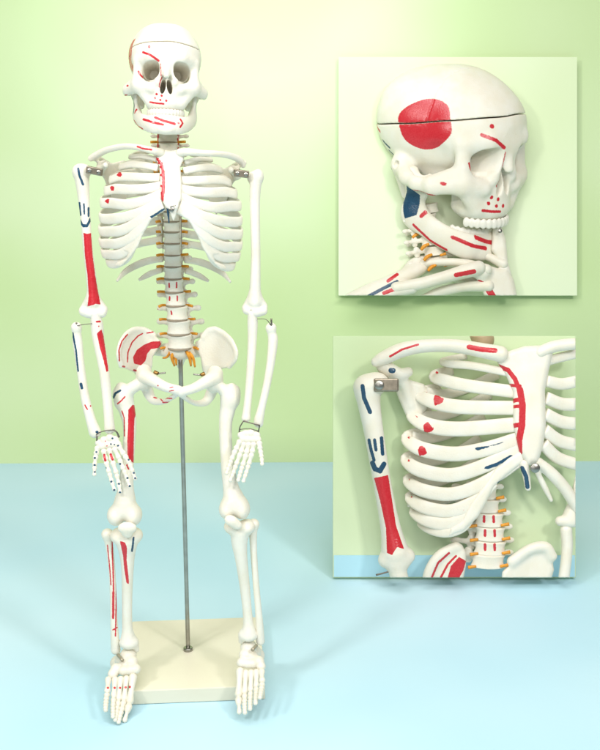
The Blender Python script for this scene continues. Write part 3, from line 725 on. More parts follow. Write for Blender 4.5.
def hand(carp, digits, label, marks, dots):
    H = hub('hand', U.pt(*carp[0][:3]), SK, label)
    V, Fc = solid(U, balls=[(x, y, d, r * 1.1, r * 1.05, r * .9) for x, y, d, r in carp], vox=.0008, k=1.2, smooth=1); bone('wrist_bones', V, Fc, H, marks)
    for i, c in enumerate(digits): digit(c, 'thumb' if i == 0 else 'finger', H, dots[i] if dots else None)
    return H
def dgt(*p):
    """(px,py) joints -> bones that taper towards the tip and come slightly forward"""
    n = len(p); return [(x, y, -44 - 14 * i / (n - 1), 3.3 - 1.15 * i / (n - 1)) for i, (x, y) in enumerate(p)]
B = lambda *p: [L('b', 1.05, q) for q in p]
hand([(99, 443, -41, 3.6), (104, 440, -41, 3.7), (110, 438, -41, 4), (115.5, 439.5, -41, 3.6), (102, 446.5, -43, 3.7), (107.5, 445, -43, 3.7), (113, 444.5, -43, 3.7), (118, 444, -43, 3.2)],
     [dgt((98, 446), (96, 455), (94.6, 466), (94.4, 476)), dgt((103.5, 449), (106, 461), (109.3, 473), (112, 482), (114.8, 491)), dgt((109, 448), (112.5, 461), (116.6, 474), (119, 484), (120.3, 493)),
      dgt((114, 447), (119.5, 459), (124, 470), (127.3, 479), (130, 487)), dgt((118, 445), (124.5, 455), (129.8, 463.5), (133, 472), (135.6, 480))],
     'hand with red and blue dots', [L('r', .6, (105.5, 441.3)), L('b', .9, (112.5, 438.3)), L('b', .9, (111, 444)), L('b', .7, (114.5, 444.5)), L('b', .6, (104, 450.5)), L('r', .6, (107, 446))],
     [B((96.4, 452), (94.9, 458), (94.7, 465), (94.7, 472)), [L('r', 1.1, (104.3, 455), (105.4, 460.5))] + B((111.4, 481.6), (114.2, 490), (105.5, 468)), [L('r', 1.1, (110.7, 454.5), (112.6, 459.5))] + B((119, 484), (120, 492.3)),
      B((118, 446), (120, 464), (127.5, 478), (129.8, 486)) + [L('r', .7, (122.5, 484.5), (127, 485.2))], B((118, 445.5), (128.7, 459.8), (133.8, 472.8), (135.2, 478))])
hand([(241, 435, -41, 3.3), (245.5, 433.5, -41, 3.7), (251, 433, -41, 4), (256.5, 435, -41, 3.6), (243, 439, -43, 3.5), (248, 439.5, -43, 3.7), (253, 439.5, -43, 3.6), (258, 439.5, -43, 3.2)],
     [dgt((259, 441), (260.3, 450), (261.8, 458), (262.2, 465.5)), dgt((254, 442), (252, 453), (248.6, 465), (245.8, 474), (243, 482.5)), dgt((249, 442), (246.2, 454), (242.5, 466), (240, 474), (237.8, 481.5)),
      dgt((244.5, 442), (240.5, 453), (236, 465), (232.8, 474), (229.6, 481.5)), dgt((240.5, 440), (235.5, 450), (231.2, 460), (228.5, 467.5), (226, 474.5))], 'plain hand without marks', None, None)

# ---------------------------------------------------------------- pelvis
IL = [(152, 334), (144, 328.5), (134, 328), (125.5, 333.5), (119, 343), (116.8, 355), (119.5, 366.5), (127, 369.5), (134, 372.5), (138, 380), (149, 378), (152.5, 366), (153, 357), (158, 349), (163, 342)]
IR = [(202, 338), (208, 329), (215, 327.5), (224, 331.5), (232.5, 339.5), (237.5, 351), (236.5, 360), (230, 367.5), (222, 369), (217, 374), (214, 381), (205, 380), (202, 369), (200.5, 358), (196, 349), (195, 342)]
hipm = [G('r', (134, 363.5), (133.2, 357), (137, 350), (144, 344.8), (152, 341.6), (160, 341.2), (161.5, 344.5), (159, 348), (151, 349), (147, 354), (145.5, 361), (141, 365.3)),
        L('r', .6, (119.5, 361), (119, 350), (122, 341), (127.5, 334.5)), L('r', .6, (127.5, 362), (128, 352), (132, 342.5), (138, 336), (142.5, 333.6)), L('r', .6, (147, 333), (153, 332)), L('r', .9, (123, 366.5), (124.5, 366.8)), L('r', .9, (134, 370.2), (136, 370.6)),
        L('r', .7, (158, 385.6)), L('r', .5, (169.5, 388), (173, 387)), L('r', .5, (169.5, 391), (173.5, 390.4)), L('r', .6, (155, 391.5), (158.5, 396.5), (162.5, 401)), L('r', .6, (154, 397.5), (157, 398)), L('r', .6, (163, 402.5), (170, 402.3)), L('r', .6, (165, 398), (172, 398.5))]
for sg, poly, x0 in ((-1, IL, 160), (1, IR, 198)):
    mx = (lambda x: x) if sg < 0 else (lambda x: 359 - x)
    my = 0 if sg < 0 else 1.5
    dep = lambda x, y, sg=sg, x0=x0: 5 - np.clip((x0 - x) * -sg if sg > 0 else (x0 - x), -4, 48) * .88 + 13 * np.sin(np.pi * np.clip(((x0 - x) if sg < 0 else (x - x0)) / 44, 0, 1)) + np.clip(y - 366, 0, 30) * .3
    ch = [([(mx(144), 372 + my, -14, 8), (mx(144), 381 + my, -16, 8.5)],), ([(mx(145), 376 + my, -22, 7.5), (mx(154), 381 + my, -32, 6), (mx(166), 387 + my, -42, 5), (mx(178.6), 390 + my, -46, 4.6)],),
          ([(mx(146), 386 + my, -12, 6), (mx(150), 396 + my, -12, 5), (mx(155), 401 + my, -16, 4), (mx(164), 401.5 + my, -24, 2.8), (mx(172), 397.5 + my, -36, 2.6), (mx(179), 392 + my, -45, 3.4)],),
          ([(mx(a), b + my * .5, float(dep(np.array(mx(a), float), np.array(b, float))), 2.3) for a, b in ((154, 334), (144, 329.5), (134, 329.5), (126, 334.5), (120.5, 343.5), (118.5, 355), (121, 365))],)] if sg < 0 else \
         [([(mx(144), 372 + my, -14, 8), (mx(144), 381 + my, -16, 8.5)],), ([(mx(145), 376 + my, -22, 7.5), (mx(154), 381 + my, -32, 6), (mx(166), 387 + my, -42, 5), (mx(177.5), 390 + my, -46, 4.6)],),
          ([(mx(146), 386 + my, -12, 6), (mx(150), 396 + my, -12, 5), (mx(155), 401 + my, -16, 4), (mx(164), 401.5 + my, -24, 2.8), (mx(172), 397.5 + my, -36, 2.6), (mx(178), 392 + my, -45, 3.4)],),
          ([(a, b, float(dep(np.array(a, float), np.array(b, float))), 2.3) for a, b in ((203, 336), (208, 330.5), (215, 329), (223, 333), (231, 340.5), (236, 351), (235, 359), (229.5, 366))],)]
    V, Fc = solid(U, ch, plates=[(poly, dep, 2.0)], k=4)
    h = bone('hip_bone', V, Fc, SK, hipm if sg < 0 else None)
    part('screw', *tube(U, [(mx(154.5), 372 + my, -24, 2.0), (mx(158), 373.5 + my, -26, 1.9)], 8), MAT['brass'], h)
    part('screw', *tube(U, [(mx(158), 373.6 + my, -26, .9), (mx(165.5), 372.8 + my, -28, .9)], 8), MAT['steel'], h)

# ---------------------------------------------------------------- legs
def femur(hd, shaft, tro, con, marks):
    V, Fc = solid(U, [(hd,), (shaft,), (tro,)], balls=con, k=5, vox=.0012); bone('femur', V, Fc, SK, marks)
femur([(144, 382, -18, 8.5), (138, 384.5, -20, 6.2), (128, 391, -19, 6.4), (124, 398, -18, 7.6)],
      [(123.5, 396, -18, 8.6), (126.5, 408, -19, 8.3), (129.6, 424, -22, 6.8), (129, 445, -27, 6.2), (127, 470, -34, 6.5), (126, 488, -40, 7.8), (125, 502, -43, 11)],
      [(121, 387, -15, 5), (117.5, 393, -15, 4.6), (120.5, 403, -17, 5.5)],
      [(116.3, 515, -44, 9, 10.5, 13), (133.6, 515, -44, 8.6, 10.5, 13), (125, 510, -46, 11, 8, 9)],
      [G('r', (128.4, 410), (132.5, 405), (136.5, 405.5), (137.2, 411), (134.3, 419), (133.8, 440), (133.6, 463), (131, 461), (127.6, 458), (127.4, 440), (128.2, 424)), L('r', .8, (127, 465), (128.5, 469)),
       L('b', 1.1, (113.4, 397.5), (115.5, 393.3), (120.2, 390.6)), L('r', .7, (117.6, 403.8), (121, 401), (125, 396.7)), L('r', .5, (122, 411), (124.3, 418), (124.6, 436)), L('r', .5, (137.8, 400.8), (139, 401))])
femur([(213, 384, -18, 8.5), (218, 386, -20, 6.0), (226, 392, -19, 6.2), (229, 399, -18, 7.6)],
      [(230, 398, -18, 8.4), (227.5, 410, -19, 7.8), (225.6, 424, -22, 6.6), (226, 445, -27, 6.3), (228.3, 470, -34, 7), (231, 488, -40, 8), (234, 500, -43, 11)],
      [(232, 387.5, -15, 4.6), (236, 391, -15, 4.4), (234, 401, -17, 5)],
      [(227.5, 509, -44, 8.6, 10, 13), (242, 509, -44, 8.2, 10, 13), (235, 505, -46, 11, 8, 9)], None)
def back(pts): return [(p[0], p[1], p[2] + max(0, p[1] - 525) / 125 * 30, *p[3:]) for p in pts]
def lower_leg(pat, tb, tballs, fb, tm, fm):
    tb = back(tb); fb = back(fb); tballs = (back(tballs[0]), [back(t) for t in tballs[1]])
    V, Fc = solid(U, balls=pat, k=2); bone('patella', V, Fc, SK)
    V, Fc = solid(U, [(tb,)] + [(t,) for t in tballs[1]], balls=tballs[0], k=4, vox=.0012); bone('tibia', V, Fc, SK, tm)
    V, Fc = solid(U, [(fb,)], k=2); bone('fibula', V, Fc, SK, fm)
lower_leg([(127.3, 528, -59, 9.6, 6.2, 5), (127.3, 532, -58, 6, 6.4, 4.5)],
          [(127, 541, -50, 11), (127.3, 553, -53, 8), (127.6, 567, -57, 6.3), (127.3, 590, -62, 5.3), (127.2, 615, -68, 5.0), (127.6, 630, -72, 5.5), (128.4, 641, -75, 8.0)],
          ([(119, 535.5, -47, 8.8, 7.5, 11), (134.5, 535.5, -47, 8.4, 7.5, 11), (128.5, 642.5, -75, 8.8, 4.6, 8)], [[(134, 642, -75, 4), (136.6, 649.5, -76, 3.0)]]),
          [(107.5, 534.5, -42, 6.2), (108.5, 541, -44, 4.3), (110.6, 555, -48, 3.6), (112.4, 575, -54, 3.3), (113.3, 598, -61, 3.4), (113.9, 618, -67, 3.6), (114.8, 636, -72, 4.2), (115.8, 650, -75, 4.8)],
          [G('r', (120, 541), (125, 542.5), (127, 548), (126.6, 560), (128.4, 576), (129, 584), (126.5, 583), (124.5, 570), (123.2, 556)), L('b', .9, (133.6, 537.5), (133, 544), (132, 551))],
          [L('r', .7, (115.5, 537.5), (112.5, 541), (112.3, 552), (113.2, 572), (113.6, 592)), L('r', .5, (107.5, 545), (110, 570), (111, 585)), L('r', 1.1, (113.4, 592), (113.2, 618)), L('r', .6, (117, 560), (116.3, 600), (115.5, 636)), L('r', .6, (112.8, 630), (117, 627.5))])
lower_leg([(231.5, 521, -60, 7.6, 5.6, 5, -28), (236, 524.5, -59, 6.5, 5, 4.5, -25)],
          [(240, 533, -50, 9.5), (239.5, 543, -53, 8), (241.2, 558, -57, 6.3), (244.6, 585, -62, 5.2), (247.2, 610, -68, 4.7), (248.3, 624, -72, 5.3), (248.8, 633, -75, 7.6)],
          ([(232.5, 526.5, -47, 8.6, 7, 11), (247, 526.5, -47, 8.4, 7, 11), (248.8, 635.5, -75, 8.8, 4.4, 8)], [[(242.6, 634, -75, 4), (241.5, 641, -76, 3.0)]]),
          [(253.5, 524.5, -42, 6), (253.2, 531, -44, 4.3), (253.4, 545, -48, 3.7), (254.6, 565, -54, 3.3), (256.4, 588, -61, 3.3), (258.3, 608, -67, 3.4), (259.6, 626, -72, 4), (260.4, 641, -75, 4.5)], None, None)

def foot(tars, toes, marks, label, pin):
    sh = lambda pts: [(p[0], p[1], p[2] + 30 + max(0, -98 - p[2]) * .15, *p[3:]) for p in pts]
    tars = sh(tars); toes = [sh(t) for t in toes]; pin = sh(pin)
    H = hub('foot', U.pt(*tars[0][:3]), SK, label)
    V, Fc = solid(U, balls=[(x, y, d, r * 1.1, r, r * 1.1) for x, y, d, r in tars], vox=.0009, k=1.8, smooth=1); bone('ankle_bones', V, Fc, H)
    for i, t in enumerate(toes): digit(t, 'toe', H, marks[i] if marks else None)
    part('ankle_pin', *tube(U, pin, 8), MAT['pin'], H)
def toe(*p):
    n = len(p); ds = [-98, -122, -132, -140, -146]; return [(x, y, ds[i], (3.5 - 1.1 * i / (n - 1))) for i, (x, y) in enumerate(p)]
def big(*p):
    ds = [-98, -124, -140]; return [(x, y, ds[i], (4.2, 3.9, 2.6)[i]) for i, (x, y) in enumerate(p)]
R_ = lambda x, y: [L('r', 1.1, (x, y))]
foot([(128.5, 655, -77, 7.5), (123, 660, -66, 7.5), (119, 663, -54, 8), (131.5, 662, -86, 6.2), (125.5, 663.5, -86, 5.6), (135.5, 669, -94, 5), (129.5, 670, -95, 4.6), (123.5, 670.5, -95, 4.6), (116.5, 669, -91, 5.6), (113, 674, -95, 4.8)],
     [big((133.5, 674), (129.6, 704), (124.3, 722)), toe((126.8, 676), (124, 701), (121.5, 711), (119.6, 718), (118.4, 723.5)), toe((121, 676.5), (118.6, 701), (117, 710), (116, 716.5), (115.2, 721)), toe((115.5, 677), (113.6, 698), (112.9, 707), (113, 713), (113.2, 718)), toe((108.6, 677), (107.2, 693), (106.1, 701), (105.6, 706.5), (105.8, 711.5))],
     [R_(129.8, 687), R_(125.6, 687.3), R_(120, 687.8), R_(114.6, 687.8), R_(108, 687.8)], 'foot with red dots across the metatarsals', [(118, 655, -82, 1.7), (122.5, 660.5, -93, 1.7)])
foot([(248.5, 647, -77, 7.5), (253, 652, -66, 7.5), (256, 656, -54, 8), (245.5, 655, -86, 6.2), (252, 656.5, -86, 5.6), (241.8, 662.5, -94, 4.8), (247.5, 663.5, -95, 4.6), (253, 663.5, -95, 4.6), (258.5, 661.5, -91, 5.4), (261, 666.5, -95, 4.4)],
     [big((240.3, 668), (238.4, 697), (239.6, 714)), toe((246, 670), (244.6, 694), (244.6, 703), (244.8, 709), (245, 714)), toe((251.3, 670), (250.6, 692), (250.4, 700), (250.3, 705.5), (250, 710)), toe((256.4, 669.5), (256.5, 688), (256.3, 695), (255.9, 699.5), (255.5, 704.5)), toe((261.6, 669), (262.3, 683), (261.4, 690), (260.6, 694.5), (259.8, 698.5))],
     None, 'plain foot without marks', [(256.5, 645.5, -83, 1.7), (252.5, 650, -93, 1.8)])

# ================================================================== STAND
def on_plane(px, py, z):
    u = RIGHT * (px - 300) / F - UP * (py - 375) / F + FWD
    return CAM + u * ((z - CH) / u[2])
TH = .021
bl, br, fl_ = on_plane(132.5, 621.5, TH), on_plane(260, 617, TH), on_plane(138, 691, TH)
ex = br - bl; wd = np.linalg.norm(ex); ex /= wd; ey = np.cross([0, 0, 1.0], ex); dp = abs((fl_ - bl) @ ey)
cc = bl + ex * wd / 2 - ey * dp / 2
STAND = empty('display_stand', (cc[0], cc[1], 0), 'cream rectangular base board with a thin upright steel pole that carries the standing skeleton', 'stand')
part('base_board', *box_mesh(np.array([cc[0], cc[1], TH / 2 + .0005]), np.stack([ex, ey, [0, 0, 1.0]], 1), (wd / 2, dp / 2, TH / 2), .12), MAT['base'], STAND, smooth=False)
pb = on_plane(188.2, 650.5, TH); pt_ = U.pt(180.2, 350, -3)
pole = part('pole', *tube(U, [(*U.inv(np.array(pb - [0, 0, .004])), 2.15), (*U.inv((pb + pt_) / 2), 2.2), (*U.inv(pt_), 2.3)], 16, 10), MAT['steel'], STAND)
part('pole_collar', *disc_mesh(pb + np.array([0, 0, .0026]), (0, 0, 1), .0068, .0026), MAT['steel'], STAND)
# ================================================================== SETTING
def gradient_mat(name, cols, rough, nscale, axis_vec, lo, hi, bump=0.0):
    """paper or cloth with slow random blotches between two close tones"""
    m = bpy.data.materials.new(name); nt, N, LK, b = nodes_of(m)
    b.inputs['Roughness'].default_value = rough; b.inputs['Specular IOR Level'].default_value = .25
    tc = N.new('ShaderNodeTexCoord'); n = N.new('ShaderNodeTexNoise'); n.inputs['Scale'].default_value = nscale; n.inputs['Detail'].default_value = 2; n.inputs['Roughness'].default_value = .4
    LK.new(tc.outputs['Object'], n.inputs['Vector'])
    r = N.new('ShaderNodeValToRGB'); r.color_ramp.elements[0].position = lo; r.color_ramp.elements[1].position = hi
    r.color_ramp.elements[0].color = (*cols[0], 1); r.color_ramp.elements[1].color = (*cols[1], 1)
    LK.new(n.outputs['Fac'], r.inputs[0]); LK.new(r.outputs[0], b.inputs['Base Color'])
    if bump:
        n2 = N.new('ShaderNodeTexNoise'); n2.inputs['Scale'].default_value = 5; n2.inputs['Detail'].default_value = 3
        bp = N.new('ShaderNodeBump'); bp.inputs['Strength'].default_value = bump; bp.inputs['Distance'].default_value = .01
        LK.new(tc.outputs['Object'], n2.inputs['Vector']); LK.new(n2.outputs['Fac'], bp.inputs['Height']); LK.new(bp.outputs[0], b.inputs['Normal'])
    return m
MAT['green'] = gradient_mat('green_paper', ((.53, .69, .33), (.64, .765, .47)), .75, 1.6, None, .35, .65, .12)
MAT['blue'] = gradient_mat('blue_cloth', ((.46, .71, .82), (.61, .81, .89)), .7, 1.8, None, .35, .65, .3)

MAT['print_green'] = gradient_mat('printed_pale_green', ((.66, .78, .46), (.80, .88, .66)), .45, 1.5, None, .3, .7)
MAT['print_green_dark'] = gradient_mat('printed_green', ((.56, .69, .40), (.69, .78, .53)), .45, 1.8, None, .3, .7)
MAT['print_blue'] = gradient_mat('printed_blue', ((.40, .68, .80), (.50, .76, .85)), .45, 3, None, .3, .7)
MAT['tan'] = make_mat('tan_plastic', (.50, .38, .22), .5, noise=.2)

def flat(name, pts, mat, kind='structure', label=None):
    me = bpy.data.meshes.new(name); me.from_pydata([tuple(p) for p in pts], [], [tuple(range(len(pts)))]); me.materials.append(mat); me.update()
    o = bpy.data.objects.new(name, me); COL.objects.link(o); o['kind'] = kind
    if label: o['label'] = label
    WM[o.name] = Matrix.Identity(4); return o
yw = on_plane(300, 463, 0)[1]
flat('floor', [(-4, -1.5, 0), (4, -1.5, 0), (4, yw + .3, 0), (-4, yw + .3, 0)], MAT['blue'])
bk0 = np.array([0, yw, -.02]) - UP * .02
dx = .012                              # the far edge of the floor runs a touch uphill to the right in the photo
flat('backdrop', [bk0 + RIGHT * -4 - UP * .1 + np.array([0, -dx * 4, 0]), bk0 + RIGHT * 4 - UP * .1 + np.array([0, dx * 4, 0]), bk0 + RIGHT * 4 + UP * 3 + np.array([0, dx * 4, 0]), bk0 + RIGHT * -4 + UP * 3 + np.array([0, -dx * 4, 0])], MAT['green'])

# ================================================================== PICTURE BOARDS (pictures in low relief, cut off at the board's edge)
def board(name, fr, rect, th, mat, label, cat):
    x0, x1, y0, y1 = rect
    c = fr.pt((x0 + x1) / 2, (y0 + y1) / 2, fr.off) + FWD * th / 2
    e = empty(name, Vector(fr.pt((x0 + x1) / 2, y1, fr.off)), label, cat, 'picture boards of the skeleton')
    part('board', *box_mesh(c, np.stack([RIGHT, FWD, UP], 1), ((x1 - x0) / 2 * fr.k, th / 2, (y1 - y0) / 2 * fr.k), .06), mat, e, smooth=False)
    return e

def rel(name, fr, rect, parent, marks=None, label=None, mat=None, **kw):
    V, Fc = solid(fr, clip=rect, vox=kw.pop('vox', fr.k * .85), **kw)
    return bone(name, V, Fc, parent, marks, fr, label, mat)
def strap(name, fr, rect, ctl, parent, marks=None, n=8, mat=None):
    V, Fc = sweep(fr, ctl, None, n, 14)
    V, Fc = clip_mesh(V, Fc, fr, rect)
    return bone(name, V, Fc, parent, marks, fr, None, mat)
def nerve(fr, rect, ctl, parent, mat='nerve'):
    V, Fc = clip_mesh(*tube(fr, ctl), fr, rect)
    if len(V): part('nerve_root' if mat == 'nerve' else 'joint_wire', V, Fc, MAT[mat], parent)
AX = Matrix(((1, 0, 0), (0, float(FWD[1]), float(UP[1])), (0, float(FWD[2]), float(UP[2])))).to_4x4()
def rel_vert(fr, x, y, d, hw, h, yaw, tilt, parent, marks=None):
    V = VERT[0] * np.array([hw, hw, h]); M = R3(tilt, 'Y') @ R3(8, 'X') @ R3(yaw, 'Z')
    V = V @ np.array(M.to_3x3()).T
    W = fr.pt(x, y, d) + fr.k * (V[:, :1] * RIGHT + V[:, 1:2] * FWD * fr.q + V[:, 2:] * UP)
    return bone('vertebra', *clip_mesh(W, VERT[1], fr, fr.rect), parent, marks, fr)

# ---------------------------------------------------------------- board with the head, hung on the backdrop
P1 = Leaning(2.311, .42, 42); P1.rect = (338.5, 577, 57, 295.5); Q = P1.rect
B1 = board('picture_board', P1, Q, .005, MAT['print_green'], 'square picture board hung on the green backdrop showing a skull turned to one side', 'picture board')
SKS = 1.57
HM = Matrix.Translation(Vector(P1.pt(483.5, 153, -22))) @ AX @ Matrix.Diagonal(Vector((1, .62, 1, 1))) @ Matrix.Scale(SKS * P1.k, 4) @ R3(15, 'X') @ R3(46, 'Z') @ R3(5, 'X')
place_skull(B1, HM, math.radians(7), 'skull turned three quarters with red temple patch', (0, 7, 1), True)
for i, (x, y, hw) in enumerate(((430, 208, 9.5), (428, 218.5, 10), (428.5, 229, 10.5), (431, 240, 11), (434, 250.5, 11.5), (438, 261, 12))):
    if i in (1, 2): nerve(P1, Q, [(x - 8, y + 4, 18, 1.4), (x - 13, y + 6, 16, 1.7), (x - 16, y + 9, 16, 1.5)], B1)
    v = rel_vert(P1, x, y, 14, hw, 9, 50, -8, B1)
    if i > 2: nerve(P1, Q, [(x - 2, y + 4, -6, 1.4), (x - 7, y + 6.5, -8, 1.9), (x - 10, y + 10, -8, 1.5)], v)
    if i > 3: nerve(P1, Q, [(x + 6, y + 5, -4, 1.2), (x + 12, y + 3, -8, 1.5)], v)
rel('rib', P1, Q, B1, k=3, chains=[([(414, 272, 20, 3.5), (424, 264, 8, 4), (446, 262, -8, 4), (468, 264, -14, 4.5), (486, 270, -18, 6)],)])
rel('rib', P1, Q, B1, k=3, chains=[([(446, 254, 30, 3.5), (466, 252, 18, 4), (486, 256, 10, 4), (503, 264, 0, 5)],)])
rel('rib', P1, Q, B1, k=3, chains=[([(420, 300, 10, 4), (440, 292, 4, 5), (464, 287, -4, 5), (488, 286, -10, 6)],)])
rel('rib', P1, Q, B1, k=3, chains=[([(455, 276, 26, 6), (475, 280, 18, 7), (500, 286, 12, 8)],)])
rel('clavicle', P1, Q, B1, [L('r', 2.2, (456, 275), (474, 271.5))], k=4, chains=[([(396, 288, -20, 6), (420, 284, -24, 6.2), (445, 277, -28, 6.2), (470, 270, -30, 7.4), (478, 268, -26, 7.5)],)])
rel('scapula', P1, Q, B1, [L('r', 1.8, (384, 293), (396, 288.5), (408, 286.5)), L('b', 1.6, (369, 296), (384, 288), (397, 281.5)), L('r', 1.6, (388, 281), (397, 274.5))], k=5,
    chains=[([(350, 300, 5, 7), (368, 292, 0, 8), (388, 284, -2, 8), (406, 276, 5, 8), (422, 268, 12, 6)],), ([(372, 300, -8, 8), (392, 292, -14, 7), (412, 288, -20, 6)],), ([(404, 278, 18, 7), (414, 264, 25, 6), (430, 258, 30, 4)],)])
rel('sternum', P1, Q, B1, [L('r', 3.2, (479, 283), (487, 287), (493, 297))], k=5, plates=[([(474, 268), (484, 264), (497, 268), (508, 268), (514, 280), (518, 300), (486, 300), (479, 284)], lambda x, y: -8 + (x - 476) * .35, 5)], chains=[([(474, 271, -14, 6), (483, 273, -14, 7)],)])
rel('sternum', P1, Q, B1, k=4, plates=[([(493, 226), (501, 225), (506, 240), (508, 262), (512, 276), (500, 274), (495, 256), (491, 250)], lambda x, y: 4 + 0 * x, 4)])
part('screw', *disc_mesh(P1.pt(500, 231, -22), -FWD, 2.0 * P1.k, 1.2 * P1.k), MAT['steel'], B1)

# ---------------------------------------------------------------- board with the chest, leaning on the floor
P2 = Leaning(1.722, .42, 58); P2.rect = (333, 575.5, 336, 577.5); Q = P2.rect
B2 = board('picture_board', P2, Q, .012, MAT['print_green_dark'], 'picture board standing on the blue floor showing the painted ribs and arm of a skeleton', 'picture board')
V, Fc = box_mesh(P2.pt((Q[0] + Q[1]) / 2, 566, P2.off) - FWD * .0002, np.stack([RIGHT, FWD, UP], 1), ((Q[1] - Q[0]) / 2 * P2.k - .0015, .0008, 10.8 * P2.k), 0)
part('printed_strip', V, Fc, MAT['print_blue'], B2, smooth=False)
sb = P2.pt(454, 420, P2.off) + FWD * .012
foot_ = np.array([sb[0], sb[1] + .16, .004]); e = foot_ - sb; ln = np.linalg.norm(e); e /= ln
part('prop_strut', *box_mesh((sb + foot_) / 2, np.stack([RIGHT, np.cross(e, RIGHT), e], 1), (.02, .004, ln / 2), .2), MAT['base'], B2, smooth=False)
k_ = 3
# spine and pelvis at the bottom
for i, (x, y, hw, h) in enumerate(((484, 492, 13.5, 12), (486, 505, 14, 12.5), (489, 519, 15, 13), (490, 533, 15.5, 13), (490, 547, 16.5, 13), (488, 560, 17.5, 13))):
    mk = [L('r', 1.3, (x - 5, y - 2.6), (x - 5, y + 2.6)), L('r', 1.3, (x + 4.5, y - 2.6), (x + 4.7, y + 2.8))] if 2 <= i <= 4 else None
    v = rel_vert(P2, x, y, 10, hw, h, 14, 3, B2, mk)
    nerve(P2, Q, [(x + 12, y + 6.5, 0, 1.4), (x + 20, y + 5, 0, 1.8)], v)
    nerve(P2, Q, [(x - 12, y + 6.5, 0, 1.4), (x - 20, y + 7.5, 0, 1.8)], v)
rel('vertebra', P2, Q, B2, k=3, mat=MAT['tan'], chains=[([(480, 330, 0, 12), (483, 340, 0, 11)],)])
rel('hip_bone', P2, Q, B2, [L('r', 1.0, (432, 577), (438, 563), (449, 553)), L('r', 1.0, (441, 577), (448, 564), (456, 556)), G('r', (447, 580), (451, 566), (459, 557), (466, 561), (463, 571), (458, 580))], k=4,
    plates=[([(424, 586), (428, 570), (437, 556), (450, 546), (462, 545), (466, 552), (466, 566), (462, 586)], lambda x, y: 8 - (x - 424) * .25 + np.abs(y - 560) * .1, 5)], chains=[([(426, 584, 0, 5), (430, 569, -2, 5), (440, 555, -4, 5), (456, 546, -4, 4.5)],)])
rel('hip_bone', P2, Q, B2, k=5, plates=[([(500, 590), (502, 572), (512, 560), (530, 549), (543, 545), (551, 552), (554, 570), (548, 590)], lambda x, y: 14 - np.abs(x - 530) * .25, 5)], chains=[([(512, 561, 2, 5), (530, 549, 0, 5), (545, 547, 0, 5.5), (552, 556, 2, 5)],)])
# far ribs seen through the gaps
for (x, y, ye) in ((432, 388, 372), (424, 410, 392), (418, 432, 414), (414, 456, 436), (413, 478, 458), (414, 498, 480)):
    strap('rib', P2, Q, [(x - 6, y + 4, 24, 5, 3), (x + 14, y + 6, 42, 5.2, 3), (x + 40, y - 2, 50, 5.2, 3), (x + 66, ye + 2, 48, 5, 3)], B2)
rel('scapula', P2, Q, B2, k=4, plates=[([(390, 372), (404, 378), (424, 384), (432, 400), (416, 428), (406, 416), (398, 398)], lambda x, y: 30 - (x - 390) * .1, 4)], chains=[([(384, 366, 0, 8), (394, 374, 5, 7), (404, 384, 18, 6), (410, 404, 26, 5)],), ([(392, 371, -8, 6), (400, 374, 0, 6), (408, 372, 10, 5)],)], marks=[L('b', 2.6, (391, 370.5), (393, 370.5))])
RB = [([(466, 356), (443, 361), (452, 364), (474, 366), (510, 373)], 4.6, []),
      ([(452, 370), (434, 376), (446, 381), (470, 386), (516, 392)], 7.2, [L('r', 1.5, (437, 372.6))]),
      ([(440, 388), (420, 394), (434, 402), (462, 407), (520, 408)], 8.0, [heart(438, 400, 5, 30), L('r', 1.5, (427, 391))]),
      ([(430, 408), (412, 414), (428, 425), (460, 429), (522, 424)], 8.4, [heart(428, 428, 5.2, 30), L('r', 1.6, (416, 417))]),
      ([(425, 432), (407, 438), (422, 449), (455, 454), (490, 448), (522, 438)], 8.4, [heart(422.5, 451, 5, 25), L('r', 1.6, (409, 437)), L('b', 1.6, (476, 449), (490, 447.4), (505, 443))]),
      ([(424, 454), (406, 459), (420, 470), (452, 475), (486, 465), (524, 447)], 8.0, [L('r', 1.5, (408.5, 461)), L('b', 1.7, (485, 468.5), (498, 464), (512, 456))]),
      ([(425, 476), (408, 480), (422, 490), (452, 494), (484, 483), (518, 461)], 7.6, [L('r', 1.3, (408.8, 479.5)), L('b', 1.8, (499, 483.5), (510, 477), (521, 468.5))]),
      ([(426, 494), (410, 497), (424, 507), (450, 511), (474, 502), (496, 484)], 7.6, [L('r', 1.2, (411.5, 497)), L('r', 1.8, (463.5, 508.5))]),
      ([(430, 509), (414, 511), (426, 520), (448, 524), (468, 516), (484, 499)], 7.2, []),
      ([(436, 521), (421, 523), (432, 530), (448, 532.5), (464, 526), (476, 512)], 5.6, [])]
for q_, (pts, w, mk) in enumerate(RB):
    n = len(pts); ds = [44, 24, -8] + [-26] * (n - 3)
    strap('rib', P2, Q, [(x, y, ds[i], .9 * w * (.85 if i < 2 else .35 if (i == n - 1 and q_ > 6) else 1), 2.4) for i, (x, y) in enumerate(pts)], B2, mk or None)
rel('costal_cartilage', P2, Q, B2, [L('b', 1.8, (499, 483.5), (510, 477), (521, 468.5))], k=3, plates=[([(524, 448), (524, 462), (506, 476), (494, 487), (486, 503), (478, 517), (464, 531), (448, 537), (450, 528), (462, 520), (470, 504), (482, 488), (494, 470), (508, 458)], lambda x, y: -27 + 0 * x, 4)],
    cuts=[(463.5, 509, -30, 3, 2, 20)])
